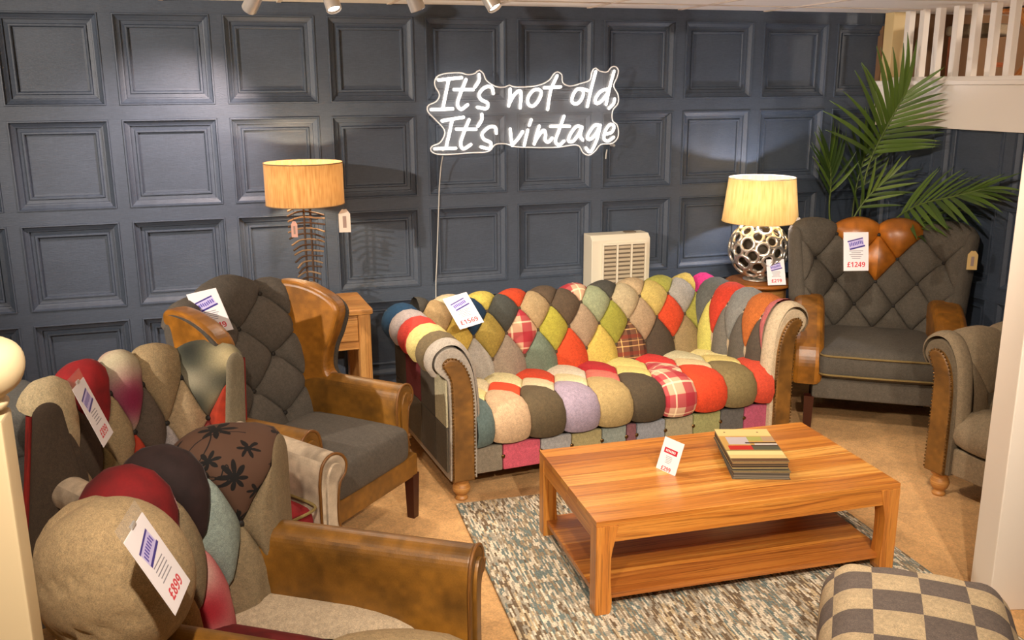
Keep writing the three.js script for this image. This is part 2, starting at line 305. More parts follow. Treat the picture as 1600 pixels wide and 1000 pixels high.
// ---------------------------------------------------------------- light fittings
const chrome = std({ color: 0xd8d4ce, roughness: 0.3, metalness: 0.6 });
function spotFitting(spec, label, group) {
  const [at, aim, col, cd, cone] = spec;
  const t = thing('track_spotlight', label, 'spotlight', at, 0, group);
  const dir = V(...aim).sub(V(...at)).normalize(), q = new THREE.Quaternion().setFromUnitVectors(V(0, -1, 0), dir);
  const head = mesh('head', lathe([[0, 0.075], [0.028, 0.072], [0.034, 0.06], [0.036, -0.03], [0.033, -0.034], [0.03, -0.02], [0.0, -0.02]], 20), chrome, t); head.quaternion.copy(q);
  const lens = mesh('lamp_lens', new THREE.CircleGeometry(0.029, 20).rotateX(Math.PI / 2), std({ color: 0x000000, emissive: col, emissiveIntensity: 14 }), t); lens.quaternion.copy(q); lens.position.copy(dir.clone().multiplyScalar(0.022));
  mesh('stem', box(0.012, CEIL - at[1] - 0.045, 0.012, 0, (CEIL - at[1]) / 2 - 0.002, 0, 0.002), chrome, t);
  const l = new THREE.SpotLight(col, cd, 0, cone, 0.7, 2); l.position.copy(V(...at)).addScaledVector(dir, 0.045); l.target.position.set(...aim); scene.add(l, l.target);
  l.castShadow = true; l.shadow.radius = 1.5; l.shadow.mapSize.set(1024, 1024);
}
['leftmost bright track spotlight at the ceiling edge', 'second track spotlight from the left at the ceiling edge', 'third track spotlight, above the left of the neon sign', 'rightmost track spotlight, above the neon sign'].forEach((s, i) => spotFitting(TRACK_SPOTS[i], s, 'track spotlights along the wall'));
ROOM_SPOTS.forEach((s) => spotFitting(s, 'ceiling track spotlight out of view behind the photographer', 'spotlights over the showroom'));
mesh('track_rail', box(1.5, 0.02, 0.03, 0, 0, 0, 0.003), chrome).position.set(1.75, CEIL - 0.012, 0.99);
tag(scene.children[scene.children.length - 1], 'slim pale lighting track that carries the four visible spotlights', 'track'); scene.children[scene.children.length - 1].rotation.y = -0.315;
for (const [x, z] of CEILING_PANELS) {
  const t = thing('ceiling_light_panel', 'square diffuse light panel set in the showroom ceiling', 'ceiling light', [x, CEIL, z], 0, 'ceiling light panels');
  mesh('frame', box(0.64, 0.014, 0.64, 0, -0.006, 0, 0.002), chrome, t);
  mesh('light_diffuser', new THREE.PlaneGeometry(0.58, 0.58).rotateX(Math.PI / 2).translate(0, -0.0145, 0), std({ color: 0xffffff, emissive: WHITE, emissiveIntensity: 1.0 }), t);
  const l = new THREE.RectAreaLight(WARM, PANEL_RADIANCE, 0.58, 0.58); l.position.set(x, CEIL - 0.02, z); l.lookAt(x, 0, z); scene.add(l);
}
{
  const t = thing('landing_ceiling_light', 'round ceiling light over the landing', 'ceiling light', [6.2, CEIL, 1.0]);
  mesh('light_diffuser', lathe([[0, -0.03], [0.11, -0.025], [0.13, 0]], 24), std({ color: 0xffffff, emissive: WARM, emissiveIntensity: 1.5 }), t);
  const l = new THREE.PointLight(WARM, 3.2, 0, 2); l.position.set(6.2, CEIL - 0.06, 1.0); l.castShadow = true; scene.add(l);
}
// ---------------------------------------------------------------- deep-buttoned upholstery
// Lattice coordinates (a, b); buttons at whole (i, j) with i + j + par even, j0 <= j <= j1. Between them lie pillowed diamonds;
// below j0 and above j1 the pleats run straight, so the end patches are tongues.
function tuft(o) {
  const { amin, amax, bmin, bmax, j0, j1, par = 0, map, amp, dent = 0.012, ua, ub, NR = 10, NC = 10, pow = 0.42 } = o;
  const even = (n) => (((n % 2) + 2) % 2) === 0;
  const cells = [];
  for (let cj = j0; cj <= j1; cj++) for (let ci = Math.floor(amin) - 1; ci <= Math.ceil(amax) + 1; ci++) {
    if (even(ci + cj + par)) continue;
    if (ci + 1 <= amin + 1e-3 || ci - 1 >= amax - 1e-3) continue;
    cells.push({ ci, cj, lo: cj === j0 ? bmin : cj - 1, hi: cj === j1 ? bmax : cj + 1, row: cj - j0 });
  }
  const half = (c, b) => (b < c.cj ? (c.cj === j0 ? 1 : 1 - (c.cj - b)) : (c.cj === j1 ? 1 : 1 - (b - c.cj)));
  const height = (c, a, b) => {
    const p = a - c.ci; let e;
    if ((c.cj === j0 && b < c.cj) || (c.cj === j1 && b > c.cj)) e = Math.max(0, 1 - p * p) ** 2;
    else { const q = b - c.cj, s = clamp((p + q + 1) / 2, 0, 1), t = clamp((p - q + 1) / 2, 0, 1); e = 16 * s * (1 - s) * t * (1 - t); }
    let h = amp * Math.pow(e, pow);
    if (o.fade) h *= o.fade(a, b);
    for (const [i, j] of [[c.ci - 1, c.cj], [c.ci + 1, c.cj], [c.ci, c.cj - 1], [c.ci, c.cj + 1]]) if (j >= j0 && j <= j1) { const dx = (a - i) * ua, dy = (b - j) * ub; h -= dent * Math.exp(-(dx * dx + dy * dy) / (0.022 * 0.022)); }
    return h;
  };
  for (const c of cells) {
    const pos = [], uv = [], nb = [], idx = [];
    for (let r = 0; r <= NR; r++) {
      const t = r / NR, b = lerp(c.lo, c.hi, 0.35 * t + 0.65 * (0.5 - 0.5 * Math.cos(Math.PI * t))), w = Math.max(0, half(c, b));
      for (let k = 0; k <= NC; k++) {
        const a = clamp(c.ci + w * Math.sin((k / NC * 2 - 1) * Math.PI / 2), amin, amax), bb = clamp(b, bmin, bmax);
        const m = map(a, bb), h = height(c, a, bb);
        m.p.addScaledVector(m.n, h); pos.push(m.p.x, m.p.y, m.p.z); nb.push(m.n); uv.push(a * ua, bb * ub);
      }
    }
    const P = (i) => V(pos[i * 3], pos[i * 3 + 1], pos[i * 3 + 2]);
    let flip = 0;
    for (let r = 0; r < NR; r++) for (let k = 0; k < NC; k++) {
      const q = r * (NC + 1) + k, s = q + 1, u = q + NC + 1, v = u + 1;
      for (const [x, y, z] of [[q, s, v], [q, v, u]]) {
        const n = P(y).sub(P(x)).cross(P(z).sub(P(x))); if (n.lengthSq() < 1e-16) continue;
        flip += Math.sign(n.dot(nb[x])); idx.push(x, y, z);
      }
    }
    if (!idx.length) continue;
    if (flip < 0) for (let i = 0; i < idx.length; i += 3) [idx[i + 1], idx[i + 2]] = [idx[i + 2], idx[i + 1]];
    const g = new THREE.BufferGeometry();
    g.setAttribute('position', new THREE.Float32BufferAttribute(pos, 3)); g.setAttribute('uv', new THREE.Float32BufferAttribute(uv, 2)); g.setIndex(idx);
    g.computeVertexNormals();
    const N = g.attributes.normal;
    for (let i = 0; i < N.count; i++) { const l = Math.hypot(N.getX(i), N.getY(i), N.getZ(i)); if (!(l > 0.5)) N.setXYZ(i, nb[i].x, nb[i].y, nb[i].z); }
    c.geo = g;
  }
  const buttons = [];
  for (let j = j0; j <= j1; j++) for (let i = Math.ceil(amin); i <= Math.floor(amax); i++) if (even(i + j + par) && i > amin + 0.05 && i < amax - 0.05) { const m = map(i, j); m.p.addScaledVector(m.n, -dent * 0.45); buttons.push({ ...m, i, j }); }
  const used = cells.filter(c => c.geo);
  const rows = new Map(); for (const c of used) { if (!rows.has(c.row)) rows.set(c.row, []); rows.get(c.row).push(c); c.col = rows.get(c.row).length - 1; }
  return { cells: used, buttons };
}
const buttonG = new THREE.SphereGeometry(0.011, 10, 6).scale(1, 0.5, 1);
function addButtons(list, mat, parent) { for (const b of list) { const m = mesh('button', buttonG, mat, parent); m.position.copy(b.p); m.quaternion.setFromUnitVectors(V(0, 1, 0), b.n); } }

// arc-length sampled 2D profile with left-hand normals
function profile(pts, side = 1, n = 120) {
  const c = new THREE.CatmullRomCurve3(pts.map(q => V(q[0], q[1], 0)), false, 'centripetal'), L = c.getLength();
  const P = c.getSpacedPoints(n);
  return { L, at(t) { const x = clamp(t, 0, 1) * n, i = Math.min(n - 1, Math.floor(x)), f = x - i; const a = P[i], b = P[i + 1]; const p0 = P[Math.max(0, i - 1)], p1 = P[Math.min(n, i + 2)]; const dx = p1.x - p0.x, dy = p1.y - p0.y, l = Math.hypot(dx, dy); return { x: lerp(a.x, b.x, f), y: lerp(a.y, b.y, f), nx: -dy / l * side, ny: dx / l * side }; } };
}
// sheet swept between two edges: fn(u, v) -> Vector3
function sheet(fn, nu, nv, su = 1, sv = 1) {
  const pos = [], uv = [], idx = [];
  for (let j = 0; j <= nv; j++) for (let i = 0; i <= nu; i++) { const p = fn(i / nu, j / nv); pos.push(p.x, p.y, p.z); uv.push(i / nu * su, j / nv * sv); }
  for (let j = 0; j < nv; j++) for (let i = 0; i < nu; i++) { const a = j * (nu + 1) + i, b = a + 1, c = a + nu + 1, d = c + 1; idx.push(a, b, d, a, d, c); }
  const g = new THREE.BufferGeometry(); g.setAttribute('position', new THREE.Float32BufferAttribute(pos, 3)); g.setAttribute('uv', new THREE.Float32BufferAttribute(uv, 2)); g.setIndex(idx); g.computeVertexNormals(); return g;
}
const turnedLeg = (h, r) => lathe(smooth2([[0, 0], [r * 0.62, 0.001], [r * 0.72, h * 0.08], [r * 0.55, h * 0.2], [r * 0.85, h * 0.34], [r * 1.0, h * 0.55], [r * 0.78, h * 0.78], [r * 1.02, h * 0.88], [r * 1.02, h], [0, h]], 26), 20);
function taperLeg(w, h, tip = 0.7) { const g = new THREE.BoxGeometry(w, h, w, 1, 1, 1), p = g.attributes.position; for (let i = 0; i < p.count; i++) { const k = p.getY(i) < 0 ? tip : 1; p.setXYZ(i, p.getX(i) * k, p.getY(i) + h / 2, p.getZ(i) * k); } g.computeVertexNormals(); return boxUV(g, true); }

// ---------------------------------------------------------------- chesterfield seats (patchwork sofa, tweed armchair)
function chesterfield(root, o) {
  const { W, D, H, ai, seatY = 0.46, base = 0.15 } = o; // ai: x of the arm's inner face
  const zf = D / 2, zb = -D / 2;
  // back: from the seat up, over the roll and down behind
  const bk = profile([[zb + 0.31, seatY - 0.10], [zb + 0.24, H - 0.20], [zb + 0.205, H - 0.08], [zb + 0.15, H - 0.012], [zb + 0.085, H], [zb + 0.02, H - 0.035], [zb - 0.005, H - 0.10]], -1);
  const bmaxB = o.backJ1 + 1.0;
  const back = tuft({ amin: -o.backCols, amax: o.backCols, bmin: -1.0, bmax: bmaxB, j0: 0, j1: o.backJ1, par: o.backPar || 0, amp: o.amp, ua: ai / o.backCols, ub: bk.L / (bmaxB + 1.0), map: (a, b) => { const q = bk.at((b + 1.0) / (bmaxB + 1.0)); return { p: V(a / o.backCols * (ai + 0.02), q.y, q.x), n: V(0, q.ny, q.nx) }; } });
  o.place(root, 'back', back);
  // rear skin
  const rear = [[zb + 0.0, H - 0.09], [zb + 0.03, H - 0.16], [zb + 0.035, base + 0.02], [zb + 0.16, base + 0.02], [zb + 0.17, H - 0.16]];
  const rg = extrude(rear.map(q => [q[0], q[1]]), (ai + 0.08) * 2, 0.004); rg.rotateY(-Math.PI / 2); rg.translate(ai + 0.08, 0, 0); mesh('outer_back', rg, o.outer, root);
  // arms
  for (const s of [-1, 1]) {
    const out = W / 2 - ai; // arm thickness at the widest
    const pts = [[ai - 0.01, seatY - 0.06], [ai, H - 0.22], [ai + 0.025, H - 0.09], [ai + 0.08, H - 0.01], [ai + 0.135, H + 0.0], [ai + 0.19, H - 0.035], [ai + 0.205, H - 0.09], [ai + 0.18, H - 0.135]].map(q => [q[0], q[1]]);
    const ap = profile(pts, 1);
    const na = o.armCols, bm = o.armJ1 + 1.45, z0 = zf - 0.10, z1 = zb + 0.10;
    const arm = tuft({ amin: 0, amax: na, bmin: -0.55, bmax: bm, j0: 0, j1: o.armJ1, par: s > 0 ? 0 : 1, amp: o.amp * 0.85, NR: 22, ua: (z0 - z1) / na, ub: ap.L / (bm + 0.55), map: (a, b) => { const q = ap.at((b + 0.55) / (bm + 0.55)); return { p: V(s * q.x, q.y, lerp(z0, z1, a / na)), n: V(s * q.nx, q.ny, 0) }; } });
    o.place(root, s > 0 ? 'arm_right' : 'arm_left', arm);
    // front band wraps the roll
    const band = sheet((u, v) => { const q = ap.at(u), puff = 0.022 * Math.sqrt(Math.max(0, 1 - (2 * v - 1) ** 2)) + 0.004; return V(s * (q.x + q.nx * puff), q.y + q.ny * puff, lerp(zf - 0.012, z0 - 0.01, v)); }, 40, 8, ap.L, 0.12);
    mesh('arm_band', band, s > 0 ? o.bandR : o.bandL, root);
    // outer side, core and facing
    const outline = smooth2([[ai - 0.005, base], [ai - 0.005, H - 0.24], [ai + 0.022, H - 0.10], [ai + 0.08, H - 0.02], [ai + 0.135, H - 0.012], [ai + 0.185, H - 0.045], [ai + 0.195, H - 0.10], [ai + 0.165, H - 0.14], [ai + 0.135, H - 0.17], [ai + 0.125, H - 0.26], [ai + 0.13, base]], 60);
    const core = extrude(outline.map(q => [s * q[0], q[1]]), D - 0.06, 0.004); core.translate(0, 0, zb + 0.045); mesh('arm_side', core, o.sideMat(s), root);
    if (o.sidePatches) o.sidePatches(root, s, ai + 0.131, zb, zf);
    const fac = smooth2([[ai + 0.012, base - 0.004], [ai + 0.012, H - 0.33], [ai + 0.018, H - 0.22], [ai + 0.045, H - 0.12], [ai + 0.09, H - 0.065], [ai + 0.135, H - 0.058], [ai + 0.16, H - 0.085], [ai + 0.145, H - 0.12], [ai + 0.125, H - 0.16], [ai + 0.118, H - 0.28], [ai + 0.122, base - 0.004]], 50);
    const fg = extrude(fac.map(q => [s * q[0], q[1]]), 0.028, 0.011, [], 3); fg.translate(0, 0, zf - 0.030); mesh('arm_facing', fg, o.facing, root);
    const nailsG = new THREE.SphereGeometry(0.0055, 6, 4), nails = [];
    const npts = new THREE.CatmullRomCurve3(fac.map(q => V(s * q[0], q[1], zf + 0.004))).getSpacedPoints(74);
    npts.forEach((q, i) => { if (q.y > base + 0.01) nails.push(nailsG.clone().translate(q.x, q.y, q.z)); });
    mesh('nail_trim', merge(nails), brass, root).userData = { kind: 'stuff' };
  }
  // seat: from the front edge's underside over the nose to the back
  const sp = profile([[zf - 0.035, base + 0.165], [zf - 0.012, base + 0.205], [zf - 0.012, seatY - 0.06], [zf - 0.05, seatY - 0.008], [zf - 0.13, seatY + 0.012], [zf - 0.40, seatY - 0.025], [zb + 0.24, seatY - 0.075]], -1);
  const bs = o.seatJ1 + 1.0;
  const seat = tuft({ amin: -o.seatCols, amax: o.seatCols, bmin: -1.35, bmax: bs, j0: 0, j1: o.seatJ1, par: o.seatPar || 0, amp: o.amp * 0.75, pow: o.seatPow || 0.42, ua: ai / o.seatCols, ub: sp.L / (bs + 1.35), map: (a, b) => { const q = sp.at((b + 1.35) / (bs + 1.35)); return { p: V(a / o.seatCols * (ai - 0.004), q.y, q.x), n: V(0, q.ny, q.nx) }; } });
  o.place(root, 'seat', seat);
  // base
  mesh('base_frame', box(ai * 2, 0.13, D - 0.10, 0, base + 0.065, -0.02, 0.01), o.outer, root);
  o.rail(root, ai, base, zf);
  for (const sx of [-1, 1]) for (const sz of [-1, 1]) { const l = mesh('foot', turnedLeg(base, 0.045), o.foot, root); l.position.set(sx * (ai + 0.065), 0, sz * (D / 2 - 0.05)); }
}
// ---------------------------------------------------------------- wing chairs
function placeSingle(root, name, t, mat, btn) { mesh(name, merge(t.cells.map(c => c.geo)), mat, root); addButtons(t.buttons, btn, root); }
function placePatches(root, t, pick, btn) { for (const c of t.cells) { const m = mesh('patch', c.geo, pick(c), root); } if (btn) addButtons(t.buttons, btn, root); }
function tubBack(o) {
  const N = 160, P = new THREE.CatmullRomCurve3(o.plan.map(q => V(q[0], 0, q[1])), false, 'centripetal').getSpacedPoints(N);
  const st = (u) => { const x = clamp(u, 0, 1) * N, i = Math.min(N - 1, Math.floor(x)), f = x - i, p = P[i].clone().lerp(P[i + 1], f), T = P[Math.min(N, i + 4)].clone().sub(P[Math.max(0, i - 3)]).normalize(); let out = V(-T.z, 0, T.x); if (out.dot(p.clone().sub(V(0, 0, o.zc))) < 0) out.negate(); return { p, T, out }; };
  const { y0, yb, r } = o, RA = o.rollAngle || 2.9;
  const len = (u) => o.top(u) - r - y0 + RA * r;
  const pt = (u, s) => { // s metres up from the seat
    const k = st(u), L1 = o.top(u) - r - y0, ln = o.lean(u);
    if (s <= L1) { const t = s / L1; return { p: k.p.clone().addScaledVector(k.out, ln * Math.pow(t, 1.15)).add(V(0, y0 + s, 0)), n: k.out.clone().negate().add(V(0, 1.1 * ln / L1, 0)).normalize() }; }
    const f = (s - L1) / r; return { p: k.p.clone().addScaledVector(k.out, ln + r - r * Math.cos(f)).add(V(0, o.top(u) - r + r * Math.sin(f), 0)), n: k.out.clone().multiplyScalar(-Math.cos(f)).add(V(0, Math.sin(f), 0)).normalize() };
  };
  const [amin, amax, bmin, bmax] = o.range;
  const arc = new THREE.CatmullRomCurve3(P).getLength();
  const t = tuft({ amin, amax, bmin, bmax, j0: 0, j1: o.j1, par: o.par || 0, amp: o.amp, dent: o.dent || 0.014, ua: arc / (amax - amin), ub: len(0.5) / (bmax - bmin), NR: 12, NC: 12, pow: o.pow || 0.42, fade: (a) => { const q = clamp(Math.min(a - amin, amax - a) / 0.7, 0, 1); return Math.sqrt(q * (2 - q)); }, map: (a, b) => { const u = (a - amin) / (amax - amin); return pt(u, (b - bmin) / (bmax - bmin) * len(u)); } });
  const outerPt = (u, v) => { const k = st(u), ln = o.lean(u), e = pt(u, len(u)).p, f = k.p.clone().addScaledVector(k.out, o.tbFar ? lerp(o.tb, o.tbFar, clamp(u * 1.6, 0, 1)) : o.tb).add(V(0, yb, 0)); return e.lerp(f, v); };
  const outer = sheet((u, v) => outerPt(u, v), 60, 10, arc, 0.9);
  const ends = [0, 1].map((u) => sheet((w, v) => {
    const k = st(u), T = k.T.clone().multiplyScalar(u ? 1 : -1), top = o.top(u) - r;
    const vv = Math.min(1, v / 0.75), dome = Math.max(0, (v - 0.75) / 0.25) * Math.PI / 2;
    const y = lerp(yb, top, vv), inn = y < y0 ? pt(u, 0).p.setY(y) : pt(u, y - y0).p, oe = outerPt(u, 1 - (y - yb) / (top - yb)).setY(y);
    const mid = inn.clone().add(oe).multiplyScalar(0.5), hr = inn.clone().sub(mid);
    return mid.addScaledVector(hr, Math.cos(Math.PI * w) * Math.cos(dome)).addScaledVector(T, (u ? o.capBulgeFar ?? o.capBulge : o.capBulge) * Math.sin(Math.PI * w) * Math.cos(dome)).add(V(0, r * 1.02 * Math.sin(dome), 0));
  }, 14, 26, 0.3, 0.8));
  return { t, outer, ends, pt, st, len };
}
function scrollArm(root, s, o) { // xi inner face, w body width, y0..ya, z0 back .. z1 front
  const { xi, w, y0, ya, z0, z1, mat, r = 0.06, trim } = o;
  const pts = smooth2([[xi, y0], [xi, ya - 0.17], [xi + 0.002, ya - 0.09], [xi + 0.02, ya - 0.025], [xi + 0.06, ya], [xi + 0.105, ya - 0.012], [xi + 0.13, ya - 0.05], [xi + 0.122, ya - 0.09], [xi + 0.098, ya - 0.115], [xi + w, ya - 0.17], [xi + w - 0.005, ya - 0.26], [xi + w + 0.01, y0 - 0.02]], 60);
  pts.push([xi + w + 0.01, o.yb], [xi, o.yb]);
  const g = extrude(pts.map(q => [s * q[0], q[1]]), z1 - z0, 0.014, [], 3); g.translate(0, 0, z0); mesh('arm', g, mat, root);
  const f = smooth2([[xi + 0.02, o.yb + 0.02], [xi + 0.02, ya - 0.2], [xi + 0.03, ya - 0.08], [xi + 0.06, ya - 0.035], [xi + 0.095, ya - 0.045], [xi + 0.1, ya - 0.075], [xi + 0.075, ya - 0.11], [xi + w - 0.018, ya - 0.18], [xi + w - 0.02, ya - 0.27], [xi + w - 0.01, o.yb + 0.02]], 50);
  const fg = extrude(f.map(q => [s * q[0], q[1]]), 0.012, 0.005); fg.translate(0, 0, z1 + 0.008); const face = mesh('arm_front', fg, o.front || mat, root);
  mesh('piping', tube(pts.slice(2, 61).map(q => [s * q[0], q[1], z1 + 0.010]), 0.006, 90, 6), trim || mat, face);
  if (o.curl) mesh('scroll_curl', tube([[s * (xi + 0.085), ya - 0.05, z1 + 0.02], [s * (xi + 0.07), ya - 0.062, z1 + 0.02], [s * (xi + 0.075), ya - 0.085, z1 + 0.02], [s * (xi + 0.1), ya - 0.082, z1 + 0.02], [s * (xi + 0.108), ya - 0.055, z1 + 0.02]], 0.007, 24, 6), trim || mat, face);
}
const darkButton = std({ color: 0x1d1812, roughness: 0.7 });
const greyTweed = cloth('#575047'), greyTweedDark = cloth('#453f37'), tanLeather = leather('#7f571c'), tanBright = leather('#96621e', 0.36), oldLeather = leather('#7a4f1c');

// ---- charcoal tweed wing chair with tan leather wings
{
  const c = thing('wing_armchair', 'charcoal tufted wing armchair with tan leather wings and arms, price card £1149', 'armchair', [1.285, 0, 1.44], rad(45));
  const b = tubBack({ plan: [[-0.31, -0.165], [-0.16, -0.21], [0, -0.22], [0.16, -0.21], [0.31, -0.165]], zc: 0.2, y0: 0.40, yb: 0.2, r: 0.045, tb: 0.13, lean: () => 0.14, top: (u) => 1.11 - 0.09 * (2 * u - 1) ** 2, range: [-2.1, 2.1, -0.6, 5.0], j1: 4, par: 1, amp: 0.040, dent: 0.022, capBulge: 0.01 });
  placeSingle(c, 'tufted_back', b.t, greyTweed, darkButton);
  mesh('outer_back', b.outer, greyTweedDark, c); b.ends.forEach((e) => mesh('back_edge', e, greyTweed, c));
  for (const s of [-1, 1]) {
    const wing = smooth2([[-0.22, 0.44], [-0.30, 0.70], [-0.41, 1.0], [-0.405, 1.065], [-0.27, 1.075], [-0.11, 1.02], [-0.055, 0.96], [-0.075, 0.86], [-0.115, 0.76], [-0.12, 0.66], [-0.07, 0.60], [-0.05, 0.44]], 60);
    const g = extrude(wing, 0.05, 0.024, [], 4); g.rotateY(-Math.PI / 2); g.translate(0.025, 0, 0);
    const m = mesh('wing', g, tanBright, c); m.position.set(s * 0.335, 0, 0.02); m.rotation.y = s * 0.16; m.rotation.z = -s * 0.05;
    const og = extrude(wing.map(q => [q[0] * 0.96, q[1] * 0.985]), 0.012, 0.004); og.rotateY(-Math.PI / 2); const om = mesh('wing_outer', og, greyTweedDark, c); om.position.set(s * 0.374 + 0.006, 0, 0.02); om.rotation.y = s * 0.16; om.rotation.z = -s * 0.05;
    scrollArm(c, s, { xi: 0.265, w: 0.085, y0: 0.36, ya: 0.645, z0: -0.28, z1: 0.31, yb: 0.21, mat: tanLeather, front: tanLeather, trim: oldLeather, curl: true });
    const leg = mesh('leg', taperLeg(0.05, 0.22, 0.75), mahogany, c); leg.position.set(s * 0.33, 0, 0.345);
    const bl = mesh('leg', taperLeg(0.05, 0.22, 0.75), mahogany, c); bl.position.set(s * 0.30, 0, -0.32); 
  }
  mesh('seat_base', box(0.70, 0.11, 0.68, 0, 0.265, 0.03, 0.012), tanLeather, c);
  const cu = mesh('seat_cushion', cushion(0.545, 0.17, 0.56, 0.05, 0.018), greyTweed, c); cu.position.set(0, 0.395, 0.115);
}

// ---- patchwork chair cloths
const plaid = (w, h, base, lines) => canvasTex(w, h, (x) => { x.fillStyle = base; x.fillRect(0, 0, w, h); for (const [dir, at, size, col] of lines) { x.fillStyle = col; if (dir) x.fillRect(at * w, 0, size * w, h); else x.fillRect(0, at * h, w, size * h); } });
function plaidMat(t, m) { t.repeat.set(1 / m, 1 / m); return phys({ map: t, bumpMap: tweedBump, bumpScale: 0.001, roughness: 0.95, sheen: 0.2, sheenColor: new THREE.Color(0x777060) }); }
const redPlaid = plaidMat(plaid(128, 128, '#cfa888', [[1, 0.0, 0.4, 'rgba(160,20,40,0.6)'], [0, 0.1, 0.4, 'rgba(160,20,40,0.6)'], [1, 0.6, 0.06, 'rgba(255,235,190,0.7)'], [0, 0.7, 0.06, 'rgba(255,235,190,0.7)']]), 0.15);
const brownTartan = plaidMat(plaid(128, 128, '#6b4630', [[1, 0.1, 0.05, 'rgba(230,190,120,0.7)'], [1, 0.5, 0.2, 'rgba(40,25,18,0.5)'], [0, 0.15, 0.06, 'rgba(230,190,120,0.7)'], [0, 0.5, 0.22, 'rgba(130,40,25,0.5)'], [0, 0.85, 0.05, 'rgba(230,190,120,0.6)']]), 0.10);
const soft = (stops, m) => { // woven blurred check
  const n = noiseGrid(8, stops.length * 7 + 1);
  const cols = stops.map(h => new THREE.Color(h)).map(c => { const q = c.clone().convertLinearToSRGB(); return [q.r * 255, q.g * 255, q.b * 255]; });
  const t = dataTex(128, 128, (u, v) => { const f = (k) => 0.5 - 0.5 * Math.cos(k * Math.PI * 2); const x = f(u), y = f(v), w = 0.94 + 0.12 * N256(u * 128, v * 128); const mix = (i) => lerp(lerp(cols[0][i], cols[1][i], x), lerp(cols[2][i], cols[3][i], x), y) * w; return [mix(0), mix(1), mix(2)]; }, m, m);
  return phys({ map: t, bumpMap: tweedBump, bumpScale: 0.001, roughness: 0.95, sheen: 0.2, sheenColor: new THREE.Color(0x777060) });
};
const mohairRed = soft(['#9a1824', '#d07a78', '#c9bfa8', '#b04850'], 0.24), mohairGrey = soft(['#23261f', '#c9b98c', '#8f8a74', '#4b4a3c'], 0.22), mohairPlum = soft(['#7b1a3c', '#a2a08c', '#b4a98c', '#8f8c78'], 0.3);
const floral = (() => { const t = canvasTex(512, 512, (x, w, h) => { x.fillStyle = '#5b4030'; x.fillRect(0, 0, w, h); x.fillStyle = '#0c0908'; x.strokeStyle = '#0c0908'; x.lineWidth = 5; const r = rng(4);
  const flower = (cx, cy, R, n) => { for (let k = 0; k < n; k++) { x.save(); x.translate(cx, cy); x.rotate(k * Math.PI * 2 / n + 0.2); x.beginPath(); x.ellipse(R * 0.62, 0, R * 0.42, R * 0.17, 0, 0, 7); x.fill(); x.restore(); } x.beginPath(); x.arc(cx, cy, R * 0.32, 0, 7); x.fill(); };
  flower(170, 200, 110, 12); flower(400, 120, 60, 7); flower(380, 360, 75, 8); flower(120, 420, 60, 7); flower(490, 470, 50, 6); flower(270, 30, 45, 6); flower(300, 250, 48, 7); flower(250, 400, 50, 7); flower(40, 60, 50, 7); flower(470, 250, 42, 6);
  for (let k = 0; k < 6; k++) { x.beginPath(); x.moveTo(r() * w, r() * h); x.bezierCurveTo(r() * w, r() * h, r() * w, r() * h, r() * w, r() * h); x.stroke(); } });
  t.repeat.set(1 / 0.26, 1 / 0.26); return phys({ map: t, roughness: 0.85, sheen: 0.3, sheenColor: new THREE.Color(0x5b4a40) }); })();

